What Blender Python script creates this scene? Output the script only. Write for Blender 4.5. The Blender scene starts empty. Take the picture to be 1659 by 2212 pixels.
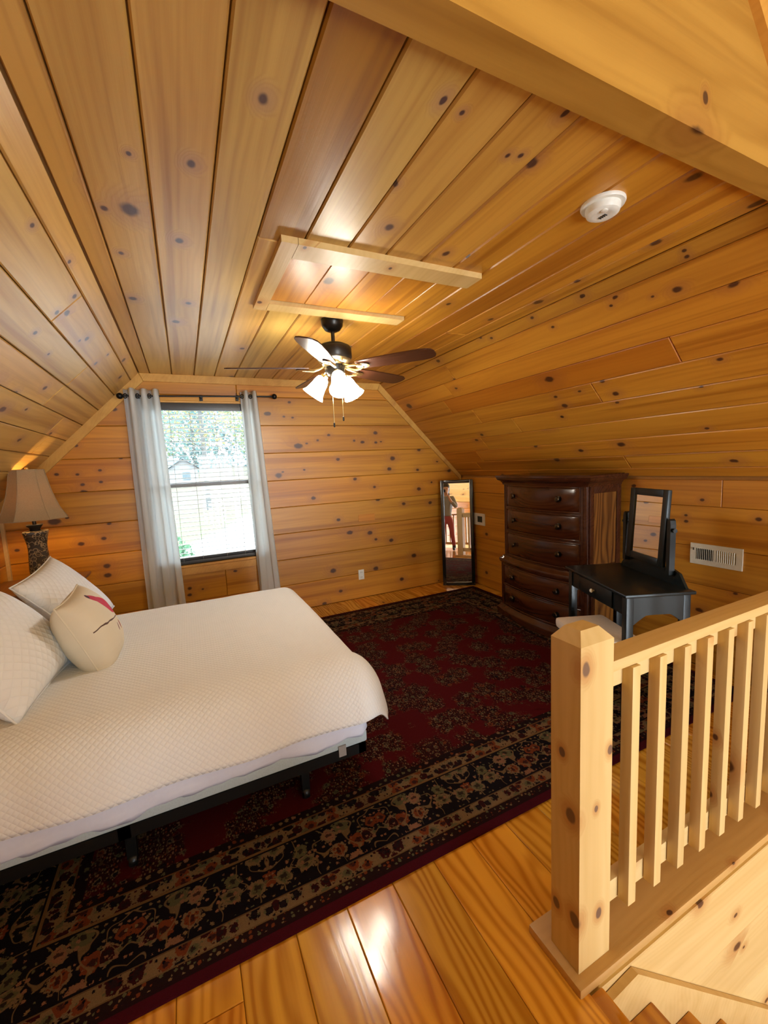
import bpy, bmesh, math, random
from mathutils import Vector, Matrix, noise as mnoise

SC = bpy.context.scene
COL = SC.collection
PI = math.pi
rnd = random.Random(7)

# ------------------------------------------------------------------ camera
cam = bpy.data.cameras.new('camera')
cam_ob = bpy.data.objects.new('camera', cam)
COL.objects.link(cam_ob)
RIGHT = Vector((-0.4340695324812412, -0.8996444260670964, -0.04715450792789033))
DOWN = Vector((-0.08153024422627694, 0.09135772081756269, -0.9924749800994602))
FWD = Vector((0.8971825122280975, -0.4269586320633711, -0.11300383293789029))
cam_ob.matrix_world = Matrix((
    (RIGHT.x, -DOWN.x, -FWD.x, 0.0),
    (RIGHT.y, -DOWN.y, -FWD.y, 0.0),
    (RIGHT.z, -DOWN.z, -FWD.z, 1.55),
    (0, 0, 0, 1)))
cam.sensor_fit = 'VERTICAL'
cam.sensor_height = 36.0
cam.lens = 893.53 * 36.0 / 2212.0
cam.clip_start = 0.03
cam.clip_end = 400
SC.camera = cam_ob

# ------------------------------------------------------------------ sky, daylight, exposure
W = bpy.data.worlds.new('overcast_sky')
SC.world = W
W.use_nodes = True
bg = W.node_tree.nodes['Background']
bg.inputs['Color'].default_value = (0.78, 0.90, 1.0, 1)
bg.inputs['Strength'].default_value = 15.0
SC.view_settings.view_transform = 'Standard'
SC.view_settings.look = 'None'
SC.view_settings.gamma = 1.0
SC.view_settings.use_curve_mapping = False
SC.view_settings.exposure = 0.35


def area_light(name, loc, aim, sx, sy, power, color, portal=False):
    l = bpy.data.lights.new(name, 'AREA')
    l.shape = 'RECTANGLE'
    l.size, l.size_y = sx, sy
    l.energy = power
    l.color = color
    if portal:
        l.cycles.is_portal = True
    o = bpy.data.objects.new(name, l)
    COL.objects.link(o)
    o.location = loc
    o.rotation_euler = (Vector(aim) - Vector(loc)).to_track_quat('-Z', 'Y').to_euler()
    return o


# portals guide the sky light through the bedroom window and the great room glazing
area_light('window_portal', (4.62, -0.21, 1.45), (0, -0.21, 1.45), 1.0, 1.62, 1, (1, 1, 1), True)
area_light('great_room_portal', (-5.75, -1.55, 0.1), (0, -1.55, 0.1), 2.3, 4.2, 1, (1, 1, 1), True)
# added area light boosting the great room daylight, and an unseen warm overhead fill
area_light('great_room_daylight_boost', (-5.5, -1.7, -0.3), (0.0, -1.4, 0.6), 2.0, 2.6, 142, (0.92, 0.96, 1.0))
area_light('great_room_fill', (-2.6, -0.92, 3.2), (-2.6, -0.92, 0), 0.5, 0.5, 12, (1.0, 0.92, 0.68))

cy = SC.cycles
cy.use_denoising = True
cy.use_adaptive_sampling = True
cy.adaptive_threshold = 0.025
cy.adaptive_min_samples = 12
try:
    cy.denoiser = 'OPENIMAGEDENOISE'
    cy.denoising_input_passes = 'RGB_ALBEDO_NORMAL'
except Exception:
    pass
cy.max_bounces = 10
cy.diffuse_bounces = 3
cy.glossy_bounces = 4
cy.transmission_bounces = 6
cy.transparent_max_bounces = 12
cy.sample_clamp_indirect = 6.0
cy.caustics_reflective = False
cy.caustics_refractive = False


# ------------------------------------------------------------------ node helper
NEWEL_KNOTS = [(-0.05, 0.046, 0.943, 0.0164), (-0.05, -0.001, 0.508, 0.008), (-0.05, -0.017, 0.159, 0.0125), (0.011, 0.067, 0.671, 0.0108), (-0.02, 0.067, 0.491, 0.0174), (-0.035, 0.067, 0.167, 0.0177), (0.031, 0.067, 0.155, 0.0129), (-0.05, -0.058, 0.671, 0.0107)]


class NT:
    def __init__(self, name):
        self.m = bpy.data.materials.new(name)
        self.m.use_nodes = True
        self.t = self.m.node_tree
        self.t.nodes.clear()
        self.out = self.t.nodes.new('ShaderNodeOutputMaterial')

    def n(self, typ, **kw):
        nd = self.t.nodes.new(typ)
        for k, v in kw.items():
            setattr(nd, k, v)
        return nd

    def put(self, sock, v):
        if v is None:
            return
        if isinstance(v, bpy.types.NodeSocket):
            self.t.links.new(v, sock)
        else:
            try:
                sock.default_value = v
            except Exception:
                sock.default_value = (v[0], v[1], v[2], 1.0) if len(v) == 3 else v

    def math(self, op, a, b=None, c=None, clamp=False):
        nd = self.n('ShaderNodeMath', operation=op, use_clamp=clamp)
        self.put(nd.inputs[0], a)
        self.put(nd.inputs[1], b)
        self.put(nd.inputs[2], c)
        return nd.outputs[0]

    def vmath(self, op, a, b=None):
        nd = self.n('ShaderNodeVectorMath', operation=op)
        self.put(nd.inputs[0], a)
        self.put(nd.inputs[1], b)
        return nd.outputs[0]

    def scale(self, a, s):
        return self.vmath('MULTIPLY', a, s)

    def add(self, a, b): return self.math('ADD', a, b)
    def sub(self, a, b): return self.math('SUBTRACT', a, b)
    def mul(self, a, b): return self.math('MULTIPLY', a, b)

    def step(self, x, e0, e1):
        nd = self.n('ShaderNodeMapRange', interpolation_type='SMOOTHSTEP')
        self.put(nd.inputs['Value'], x)
        self.put(nd.inputs['From Min'], e0)
        self.put(nd.inputs['From Max'], e1)
        nd.inputs['To Min'].default_value = 0.0
        nd.inputs['To Max'].default_value = 1.0
        return nd.outputs[0]

    def mix(self, f, a, b, blend='MIX'):
        nd = self.n('ShaderNodeMix', data_type='RGBA', blend_type=blend)
        self.put(nd.inputs[0], f)
        self.put(nd.inputs[6], a if isinstance(a, bpy.types.NodeSocket) else (*a[:3], 1.0))
        self.put(nd.inputs[7], b if isinstance(b, bpy.types.NodeSocket) else (*b[:3], 1.0))
        return nd.outputs[2]

    def noise(self, vec, scale=1.0, detail=2.0, rough=0.5, dist=0.0):
        nd = self.n('ShaderNodeTexNoise')
        self.put(nd.inputs['Vector'], vec)
        nd.inputs['Scale'].default_value = scale
        nd.inputs['Detail'].default_value = detail
        nd.inputs['Roughness'].default_value = rough
        nd.inputs['Distortion'].default_value = dist
        return nd.outputs['Fac'] if 'Fac' in nd.outputs else nd.outputs[0]

    def vor(self, vec, scale=1.0, dim='3D', feature='F1'):
        nd = self.n('ShaderNodeTexVoronoi', voronoi_dimensions=dim, feature=feature)
        self.put(nd.inputs['Vector'], vec)
        nd.inputs['Scale'].default_value = scale
        return nd

    def sep(self, v):
        nd = self.n('ShaderNodeSeparateXYZ')
        self.put(nd.inputs[0], v)
        return nd.outputs

    def comb(self, x, y, z=0.0):
        nd = self.n('ShaderNodeCombineXYZ')
        self.put(nd.inputs[0], x)
        self.put(nd.inputs[1], y)
        self.put(nd.inputs[2], z)
        return nd.outputs[0]

    def obj_co(self):
        return self.n('ShaderNodeTexCoord').outputs['Object']

    def uv_co(self):
        return self.n('ShaderNodeTexCoord').outputs['UV']

    def bump(self, h, strength=0.2, dist=0.01):
        nd = self.n('ShaderNodeBump')
        nd.inputs['Strength'].default_value = strength
        nd.inputs['Distance'].default_value = dist
        self.put(nd.inputs['Height'], h)
        return nd.outputs[0]

    def bsdf(self, color, rough=0.5, metal=0.0, normal=None, spec=None, coat=None, emit=None, estr=0.0, trans=None, alpha=None):
        p = self.n('ShaderNodeBsdfPrincipled')
        self.put(p.inputs['Base Color'], color if isinstance(color, bpy.types.NodeSocket) else (*color[:3], 1))
        self.put(p.inputs['Roughness'], rough)
        self.put(p.inputs['Metallic'], metal)
        if normal is not None:
            self.put(p.inputs['Normal'], normal)
        if spec is not None:
            self.put(p.inputs['Specular IOR Level'], spec)
        if coat is not None:
            self.put(p.inputs['Coat Weight'], coat)
            p.inputs['Coat Roughness'].default_value = 0.12
        if emit is not None:
            self.put(p.inputs['Emission Color'], (*emit[:3], 1))
            p.inputs['Emission Strength'].default_value = estr
        if trans is not None:
            self.put(p.inputs['Transmission Weight'], trans)
        if alpha is not None:
            self.put(p.inputs['Alpha'], alpha)
        return p.outputs[0]

    def done(self, sh):
        self.t.links.new(sh, self.out.inputs['Surface'])
        return self.m


def wood(name, light, dark, freq=26.0, ring=0.35, fine=0.25, rough=0.38, knots=True, warp=2.2, kcol=(0.095, 0.034, 0.012), halo=(0.42, 0.16, 0.035), bump=0.12, coat=None, along='x', kscale=(2.2, 3.6), streak=0.0, placed=0, fixed=None):
    """Knotty boards: grain runs along the object's own x axis; object colour tints it and its alpha is the knot density."""
    t = NT(name)
    oi = t.n('ShaderNodeObjectInfo')
    co = t.obj_co()
    s = t.sep(co)
    r = oi.outputs['Random']
    if along == 'x':
        X, Y, Z = s[0], s[1], s[2]
    elif along == 'z':
        X, Y, Z = s[2], s[0], s[1]
    else:
        X, Y, Z = s[1], s[0], s[2]
    X = t.add(X, t.mul(r, 37.0))
    Y2 = t.add(Y, t.mul(r, 13.0))
    w = t.sub(t.noise(t.comb(t.mul(X, 0.9), t.mul(Y2, 4.0), t.mul(Z, 4.0)), 1.0, 2.0, 0.5), 0.5)
    big = t.noise(t.comb(t.mul(X, 0.5), t.mul(Y2, 9.0), t.mul(Z, 9.0)), 1.0, 2.0, 0.6)
    fn = t.noise(t.comb(t.mul(X, 2.5), t.mul(Y2, 150.0), t.mul(Z, 150.0)), 1.0, 2.0, 0.6)
    phase = t.add(t.mul(t.add(Y2, t.mul(Z, 0.6)), freq), t.mul(w, warp * 4.0))
    if knots:
        kv = t.vor(t.comb(t.mul(X, kscale[0]), t.mul(t.add(Y2, Z), kscale[1]), 0.0), 1.0, '2D')
        wob = t.noise(t.comb(t.mul(X, 30.0), t.mul(Y2, 30.0), t.mul(Z, 30.0)), 1.0, 1.0)
        d = t.add(kv.outputs['Distance'], t.mul(t.sub(wob, 0.5), 0.05))
        cs = t.n('ShaderNodeSeparateColor')
        t.put(cs.inputs[0], kv.outputs['Color'])
        ex = t.math('LESS_THAN', cs.outputs[1], oi.outputs['Alpha'])
        rad = t.add(t.mul(t.math('POWER', cs.outputs[0], 2.0), 0.085), 0.035)
        m = t.mul(t.sub(1.0, t.step(d, t.mul(rad, 0.55), t.mul(rad, 1.1))), ex)
        hl = t.mul(t.sub(1.0, t.step(d, t.mul(rad, 0.9), t.mul(rad, 4.5))), ex)
        wz = t.mul(t.sub(wob, 0.5), 0.5)
        for q in range(placed):      # knots placed board by board (object properties knot0 .. knot7: x, y, radius)
            at = t.n('ShaderNodeAttribute', attribute_type='OBJECT', attribute_name='knot%d' % q)
            ks = t.sep(at.outputs['Vector'])
            dd = t.math('SQRT', t.add(t.math('POWER', t.mul(t.sub(s[0], ks[0]), 0.72), 2.0), t.math('POWER', t.sub(s[1], ks[1]), 2.0)))
            dd = t.add(t.math('DIVIDE', dd, t.math('MAXIMUM', ks[2], 0.0001)), wz)
            on = t.math('GREATER_THAN', ks[2], 0.001)
            m = t.math('MAXIMUM', m, t.mul(t.sub(1.0, t.step(dd, 0.55, 1.25)), on))
            hl = t.math('MAXIMUM', hl, t.mul(t.sub(1.0, t.step(dd, 1.0, 4.0)), on))
        for kx, ky, kz, kr in (fixed or ()):
            dv = t.n('ShaderNodeVectorMath', operation='DISTANCE')
            t.put(dv.inputs[0], t.vmath('MULTIPLY', co, (1, 1, 0.7)))
            dv.inputs[1].default_value = (kx, ky, kz * 0.7)
            dd = t.add(t.math('DIVIDE', dv.outputs['Value'], kr), wz)
            m = t.math('MAXIMUM', m, t.sub(1.0, t.step(dd, 0.75, 1.15)))
            hl = t.math('MAXIMUM', hl, t.sub(1.0, t.step(dd, 1.0, 3.0)))
        phase = t.add(phase, t.mul(hl, 3.0))
    rg = t.mul(t.add(t.math('SINE', t.mul(phase, 2 * PI)), 1.0), 0.5)
    rg = t.math('POWER', rg, 1.6)
    f = t.add(t.add(t.mul(rg, ring), t.mul(t.sub(fn, 0.5), fine)), t.mul(t.sub(big, 0.42), 1.6))
    col = t.mix(t.math('MINIMUM', t.math('MAXIMUM', f, 0.0), 1.0), light, dark)
    heart = t.noise(t.comb(t.mul(X, 0.30), t.mul(Y2, 14.0), t.mul(Z, 14.0)), 1.0, 3.0, 0.55)
    col = t.mix(t.mul(t.step(heart, 0.50, 0.66), streak), col, tuple(c * k for c, k in zip(dark, (0.80, 0.72, 0.75))))
    if knots:
        col = t.mix(t.mul(hl, 0.55), col, halo)
        col = t.mix(m, col, kcol)
    col = t.mix(1.0, col, oi.outputs['Color'], 'MULTIPLY')
    nrm = t.bump(t.add(t.mul(rg, 0.4), fn), bump, 0.002) if bump else None
    rr = t.add(rough, t.mul(t.sub(big, 0.5), 0.15))
    return t.done(t.bsdf(col, rr, normal=nrm, coat=coat))


def plain(name, color, rough=0.5, metal=0.0, var=0.06, nscale=60.0, bump=0.0, spec=None, coat=None):
    t = NT(name)
    co = t.obj_co()
    nz = t.noise(co, nscale, 3.0, 0.6)
    c2 = tuple(max(0, c * (1 - var * 2)) for c in color)
    c1 = tuple(min(1, c * (1 + var * 2)) for c in color)
    col = t.mix(nz, c2, c1)
    nrm = t.bump(nz, bump, 0.002) if bump else None
    return t.done(t.bsdf(col, rough, metal, nrm, spec, coat))


def emission(name, color, strength):
    t = NT(name)
    e = t.n('ShaderNodeEmission')
    e.inputs[0].default_value = (*color, 1)
    e.inputs[1].default_value = strength
    return t.done(e.outputs[0])


M = {}
M['panel'] = wood('knotty_pine_panel', (0.63, 0.268, 0.027), (0.38, 0.118, 0.007), freq=30, ring=0.14, fine=0.24, rough=0.36, warp=1.4, streak=0.55, placed=8)
M['trim'] = wood('pine_trim', (0.66, 0.33, 0.062), (0.47, 0.20, 0.024), freq=30, ring=0.15, fine=0.2, rough=0.45)
M['trim_y'] = wood('pine_trim_crosswise', (0.64, 0.33, 0.06), (0.40, 0.17, 0.018), freq=16, ring=0.30, fine=0.25, rough=0.38, along='y', warp=1.2, streak=0.4, fixed=[(-0.0465, -0.5195, 0.0945, 0.013)])
M['rail'] = wood('pale_pine_rail', (0.68, 0.465, 0.20), (0.53, 0.32, 0.10), freq=34, ring=0.16, fine=0.2, rough=0.45, kscale=(3.4, 5.0))
M['floor'] = wood('pine_floor_board', (0.74, 0.36, 0.04), (0.44, 0.155, 0.010), freq=24, ring=0.72, fine=0.25, rough=0.14, warp=2.4, knots=True, bump=0.04, kscale=(1.2, 3.0))
M['blade'] = wood('fan_blade_walnut', (0.060, 0.020, 0.010), (0.026, 0.008, 0.005), freq=40, knots=False, rough=0.3, bump=0)
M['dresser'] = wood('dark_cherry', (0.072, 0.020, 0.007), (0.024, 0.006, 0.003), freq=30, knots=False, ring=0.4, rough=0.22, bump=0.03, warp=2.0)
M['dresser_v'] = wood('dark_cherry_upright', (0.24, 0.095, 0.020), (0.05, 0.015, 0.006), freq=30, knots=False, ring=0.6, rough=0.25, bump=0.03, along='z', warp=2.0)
M['dresser_dark'] = wood('dark_cherry_moulding', (0.07, 0.020, 0.008), (0.028, 0.008, 0.004), freq=30, knots=False, rough=0.2, bump=0)
M['nightstand'] = wood('brown_oak', (0.26, 0.11, 0.035), (0.12, 0.045, 0.014), freq=30, knots=False, rough=0.3, bump=0.03)
M['black'] = plain('black_lacquer', (0.010, 0.011, 0.012), 0.22, coat=0.3)
M['vanity'] = plain('black_vanity_paint', (0.007, 0.011, 0.012), 0.30, spec=0.35)
M['iron'] = plain('black_iron', (0.015, 0.014, 0.013), 0.35, 0.6)
M['fan_metal'] = plain('dark_bronze', (0.022, 0.017, 0.012), 0.32, 0.5)
M['brass'] = plain('aged_brass', (0.55, 0.42, 0.20), 0.28, 1.0)
M['knob'] = plain('dark_brass_knob', (0.09, 0.07, 0.05), 0.25, 0.9)
M['white'] = plain('white_plastic', (0.80, 0.78, 0.70), 0.4)
M['grey_metal'] = plain('white_enamel_register', (0.74, 0.71, 0.62), 0.4)
M['dark'] = plain('dark_void', (0.02, 0.018, 0.016), 0.8)
M['screen'] = plain('thermostat_screen', (0.045, 0.05, 0.045), 0.2)
M['sash'] = plain('window_sash_bronze', (0.05, 0.042, 0.036), 0.4)
M['vinyl'] = plain('grey_vinyl_rail', (0.30, 0.28, 0.27), 0.4)
M['slat'] = plain('white_blind_slat', (0.82, 0.82, 0.80), 0.45)
M['cord'] = plain('blind_cord', (0.35, 0.33, 0.30), 0.8)
M['mirror'] = plain('mirror_silver', (0.90, 0.90, 0.88), 0.012, 1.0, var=0.0)
M['sheet'] = plain('lavender_white_sheet', (0.70, 0.72, 0.86), 0.8, var=0.02)
M['pad'] = plain('grey_blue_foundation', (0.42, 0.50, 0.55), 0.85, var=0.08, nscale=200, bump=0.2)
M['cushion'] = plain('cream_stool_fabric', (0.66, 0.56, 0.47), 0.8, bump=0.1)
M['carcass'] = plain('backing_board', (0.42, 0.19, 0.04), 0.8)
M['plaster'] = wood('great_room_pine', (0.80, 0.58, 0.22), (0.64, 0.40, 0.11), freq=22, ring=0.25, rough=0.45)


def mk_glass():
    t = NT('window_glass')
    a = t.n('ShaderNodeBsdfTransparent')
    a.inputs[0].default_value = (0.93, 0.96, 0.97, 1)
    g = t.n('ShaderNodeBsdfGlossy')
    g.inputs['Roughness'].default_value = 0.02
    fr = t.n('ShaderNodeFresnel')
    fr.inputs[0].default_value = 1.45
    mx = t.n('ShaderNodeMixShader')
    t.put(mx.inputs[0], fr.outputs[0])
    t.put(mx.inputs[1], a.outputs[0])
    t.put(mx.inputs[2], g.outputs[0])
    return t.done(mx.outputs[0])


def mk_cloth(name, color, transl=0.0, quilt=None, rough=0.85, wrinkle=0.3):
    t = NT(name)
    uv = t.uv_co()
    s = t.sep(uv)
    nz = t.noise(uv, 6.0, 3.0, 0.55)
    weave = t.noise(uv, 320.0, 1.0)
    h = t.add(t.mul(nz, wrinkle), t.mul(weave, 0.03))
    col = t.mix(nz, tuple(c * 0.95 for c in color), color)
    if quilt:
        a = t.math('ABSOLUTE', t.math('SINE', t.mul(t.add(s[0], s[1]), PI / quilt)))
        b = t.math('ABSOLUTE', t.math('SINE', t.mul(t.sub(s[0], s[1]), PI / quilt)))
        q = t.math('POWER', t.mul(a, b), 0.45)
        h = t.add(h, t.mul(q, 0.9))
        col = t.mix(t.mul(t.sub(1.0, q), 0.12), col, tuple(c * 0.75 for c in color))  # crease shade along the stitching, painted into the colour
    nrm = t.bump(h, 0.34 if quilt else 0.4, 0.009 if quilt else 0.01)
    sh = t.bsdf(col, rough, normal=nrm, spec=0.2)
    if transl:
        tr = t.n('ShaderNodeBsdfTranslucent')
        tr.inputs[0].default_value = (*color, 1)
        mx = t.n('ShaderNodeMixShader')
        mx.inputs[0].default_value = transl
        t.put(mx.inputs[1], sh)
        t.put(mx.inputs[2], tr.outputs[0])
        sh = mx.outputs[0]
    return t.done(sh)


def mk_bird_pillow():
    t = NT('cream_printed_pillow')
    uv = t.uv_co()
    s = t.sep(uv)
    nz = t.noise(uv, 5.0, 3.0)
    col = t.mix(nz, (0.66, 0.56, 0.41), (0.76, 0.67, 0.52))

    def ell(cx, cy, rx, ry, ang):
        dx = t.sub(s[0], cx)
        dy = t.sub(s[1], cy)
        c, sn = math.cos(ang), math.sin(ang)
        u = t.add(t.mul(dx, c), t.mul(dy, sn))
        v = t.sub(t.mul(dy, c), t.mul(dx, sn))
        d = t.math('SQRT', t.add(t.math('POWER', t.math('DIVIDE', u, rx), 2.0), t.math('POWER', t.math('DIVIDE', v, ry), 2.0)))
        return t.sub(1.0, t.step(d, 0.9, 1.05))
    wv = t.mul(t.sub(t.noise(uv, 9.0, 2.0), 0.5), 0.05)
    br = t.math('ABSOLUTE', t.sub(t.sub(s[1], t.mul(s[0], -0.10)), t.add(0.005, wv)))
    twig = t.mul(t.sub(1.0, t.step(br, 0.002, 0.0045)), t.math('GREATER_THAN', s[0], -0.16))
    col = t.mix(twig, col, (0.10, 0.05, 0.04))
    for e, c in ((ell(0.05, 0.075, 0.072, 0.044, -0.9), (0.55, 0.02, 0.05)), (ell(0.018, 0.130, 0.042, 0.026, -0.9), (0.50, 0.03, 0.06)),
                 (ell(0.092, 0.0, 0.065, 0.012, -1.2), (0.33, 0.02, 0.04)), (ell(0.002, 0.158, 0.018, 0.007, 0.6), (0.07, 0.03, 0.04)),
                 (ell(0.0, -0.045, 0.022, 0.008, 1.1), (0.20, 0.06, 0.07)), (ell(0.05, -0.05, 0.026, 0.009, 1.4), (0.26, 0.05, 0.07))):
        col = t.mix(e, col, c)
    h = t.noise(t.scale(uv, (4, 14, 1)), 2.0, 3.0)
    return t.done(t.bsdf(col, 0.8, normal=t.bump(h, 0.35, 0.01), spec=0.2))


def mk_rug(hx, hy):
    t = NT('persian_rug_pile')
    co = t.obj_co()
    s = t.sep(co)
    ax = t.sub(hx, t.math('ABSOLUTE', s[0]))
    ay = t.sub(hy, t.math('ABSOLUTE', s[1]))
    d = t.math('MINIMUM', ax, ay)
    along = t.math('LESS_THAN', ax, ay)          # 1 on the long sides
    tcoord = t.add(t.mul(along, s[1]), t.mul(t.sub(1.0, along), s[0]))
    red = (0.135, 0.006, 0.010)
    navy = (0.012, 0.008, 0.014)
    maroon = (0.060, 0.008, 0.010)
    beige = (0.33, 0.22, 0.11)
    rust = (0.28, 0.070, 0.025)
    olive = (0.17, 0.165, 0.085)
    pink = (0.40, 0.20, 0.12)

    def flowers(vec, scale, base, pal, r0, r1, inner=None, ring=True):
        """scattered rosettes: round blobs of pal colours with a pale rim and dark eye"""
        v = t.vor(vec, scale, '2D')
        wob = t.mul(t.sub(t.noise(vec, scale * 4.5, 2.0, 0.7), 0.5), 0.62)
        dd = t.add(v.outputs['Distance'], wob)
        cs = t.n('ShaderNodeSeparateColor')
        t.put(cs.inputs[0], v.outputs['Color'])
        rp = t.n('ShaderNodeValToRGB')
        rp.color_ramp.interpolation = 'CONSTANT'
        el = rp.color_ramp.elements
        el[0].position, el[0].color = 0.0, (*pal[0], 1)
        el[1].position, el[1].color = 1.0 / len(pal), (*pal[1], 1)
        for i in range(2, len(pal)):
            e = el.new(i / len(pal))
            e.color = (*pal[i], 1)
        t.put(rp.inputs[0], cs.outputs[0])
        rad = t.add(r0, t.mul(cs.outputs[1], r1 - r0))
        m = t.sub(1.0, t.step(dd, t.mul(rad, 0.92), rad))
        c = t.mix(m, base, rp.outputs[0])
        if ring:
            eye = t.sub(1.0, t.step(dd, t.mul(rad, 0.30), t.mul(rad, 0.42)))
            c = t.mix(t.mul(eye, 0.85), c, (0.03, 0.015, 0.02))
            rim = t.mul(t.step(dd, t.mul(rad, 0.62), t.mul(rad, 0.70)), m)
            c = t.mix(t.mul(rim, t.math('GREATER_THAN', cs.outputs[2], 0.45)), c, (0.30, 0.21, 0.12))
        return c

    # mirrored repeat along the border so motifs come back in a rhythm
    per = t.math('PINGPONG', tcoord, 0.46)
    bv = t.comb(per, t.mul(d, 1.0), 0.0)
    # main border
    mb = flowers(bv, 11.0, navy, [rust, maroon, olive, pink, rust], 0.30, 0.52)
    vine = t.math('ABSOLUTE', t.sub(t.noise(bv, 9.0, 1.0, 0.4), 0.5))
    vm = t.sub(1.0, t.step(vine, 0.006, 0.014))
    mb = t.mix(t.mul(vm, 0.8), mb, beige)
    bits = flowers(bv, 34.0, mb, [beige, pink, olive, beige], 0.10, 0.26, ring=False)
    mb = bits
    # floral guard bands on beige
    gb = flowers(t.comb(per, d, 3.0), 21.0, beige, [maroon, rust, navy, olive, maroon], 0.40, 0.64)
    gb2 = flowers(t.comb(per, t.add(d, 4.0), 7.0), 44.0, gb, [maroon, navy, olive], 0.12, 0.24, ring=False)
    # dark outer guard with flecks
    og = flowers(t.comb(tcoord, d, 5.0), 52.0, (0.030, 0.010, 0.010), [beige, olive, rust], 0.10, 0.36, ring=False)
    ig = flowers(t.comb(tcoord, d, 9.0), 30.0, (0.022, 0.008, 0.010), [beige, pink, olive, rust], 0.14, 0.33, ring=False)
    # field: red ground, sprays of little blossoms in clumps
    fv = t.comb(t.math('ABSOLUTE', s[0]), t.math('ABSOLUTE', s[1]), 0.0)
    cl = t.vor(fv, 5.2, '2D')
    clump = t.sub(1.0, t.step(t.add(cl.outputs['Distance'], t.mul(t.sub(t.noise(fv, 20.0, 2.0), 0.5), 0.75)), 0.36, 0.58))
    fbase = t.mix(clump, red, (0.050, 0.007, 0.009))
    dots = flowers(t.vmath('MULTIPLY', fv, (1.0, 1.7, 1.0)), 58.0, fbase, [beige, pink, olive, (0.02, 0.008, 0.012), rust], 0.10, 0.42, ring=False)
    pet = flowers(fv, 17.0, dots, [olive, rust, navy, maroon], 0.10, 0.30)
    fld = t.mix(clump, red, pet)
    twig = t.math('ABSOLUTE', t.sub(t.noise(fv, 16.0, 1.0), 0.5))
    fld = t.mix(t.mul(t.sub(1.0, t.step(twig, 0.004, 0.012)), t.mul(clump, 0.7)), fld, (0.20, 0.13, 0.07))
    c = (0.10, 0.005, 0.016)
    for lim, cc in ((0.034, (0.030, 0.008, 0.010)), (0.048, og), (0.080, (0.24, 0.15, 0.07)), (0.085, gb2), (0.138, (0.20, 0.12, 0.06)), (0.143, navy), (0.152, mb),
                    (0.345, navy), (0.352, (0.30, 0.17, 0.07)), (0.363, gb2), (0.425, (0.24, 0.12, 0.05)), (0.431, ig), (0.472, fld)):
        c = t.mix(t.math('GREATER_THAN', d, lim), c, cc)
    pile = t.noise(co, 420.0, 1.0)
    h = t.add(pile, t.mul(t.noise(co, 30.0, 2.0), 0.5))
    c = t.mix(1.0, c, t.mix(pile, (0.32, 0.30, 0.30), (0.62, 0.58, 0.58)), 'MULTIPLY')
    return t.done(t.bsdf(c, 0.95, normal=t.bump(h, 0.4, 0.004), spec=0.1))


def mk_vase():
    t = NT('scrolled_bronze_vase')
    co = t.obj_co()
    v = t.noise(co, 26.0, 1.0, 0.4, 0.6)
    l = t.math('ABSOLUTE', t.sub(v, 0.5))
    m = t.sub(1.0, t.step(l, 0.012, 0.035))
    v2 = t.vor(co, 24.0, '3D')
    rr = t.math('ABSOLUTE', t.sub(v2.outputs['Distance'], 0.38))
    m2 = t.sub(1.0, t.step(rr, 0.03, 0.07))
    mm = t.math('MAXIMUM', m, m2)
    col = t.mix(mm, (0.045, 0.028, 0.014), (0.36, 0.27, 0.15))
    return t.done(t.bsdf(col, 0.42, 0.25, t.bump(mm, 0.8, 0.006)))


def mk_shade():
    t = NT('tan_linen_shade')
    co = t.obj_co()
    w = t.noise(t.scale(co, (1, 1, 0.4)), 240.0, 1.0)
    col = t.mix(w, (0.38, 0.27, 0.15), (0.52, 0.39, 0.23))
    sh = t.bsdf(col, 0.8, normal=t.bump(w, 0.2, 0.002))
    tr = t.n('ShaderNodeBsdfTranslucent')
    tr.inputs[0].default_value = (0.40, 0.25, 0.11, 1)
    mx = t.n('ShaderNodeMixShader')
    mx.inputs[0].default_value = 0.22
    t.put(mx.inputs[1], sh)
    t.put(mx.inputs[2], tr.outputs[0])
    return t.done(mx.outputs[0])


M['glass'] = mk_glass()
M['quilt'] = mk_cloth('white_quilted_coverlet', (0.87, 0.86, 0.85), quilt=0.025)
M['sham'] = mk_cloth('white_quilted_sham', (0.88, 0.87, 0.86), quilt=0.044)
M['plainpillow'] = mk_cloth('white_pillowcase', (0.82, 0.76, 0.70))
M['curtain'] = mk_cloth('sheer_white_curtain', (0.93, 0.94, 0.93), transl=0.66, wrinkle=0.05)
M['bird'] = mk_bird_pillow()
M['rug'] = mk_rug(1.395, 2.025)
M['vase'] = mk_vase()
M['shade'] = mk_shade()
M['lit_glass'] = emission('lit_frosted_glass', (1.0, 0.94, 0.80), 48.0)
M['bulb'] = emission('lit_bulb', (1.0, 0.66, 0.28), 150.0)


# ------------------------------------------------------------------ mesh helpers
def new_obj(name, me, mat=None, parent=None, color=None):
    o = bpy.data.objects.new(name, me)
    COL.objects.link(o)
    if mat is not None and len(me.materials) == 0:
        me.materials.append(mat)
    if parent is not None:
        o.parent = parent
        o.matrix_parent_inverse = parent.matrix_world.inverted() if parent.type != 'EMPTY' else Matrix.Translation(-Vector(parent.location))
    o.color = color if color else (1, 1, 1, 0.5)
    return o


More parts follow.
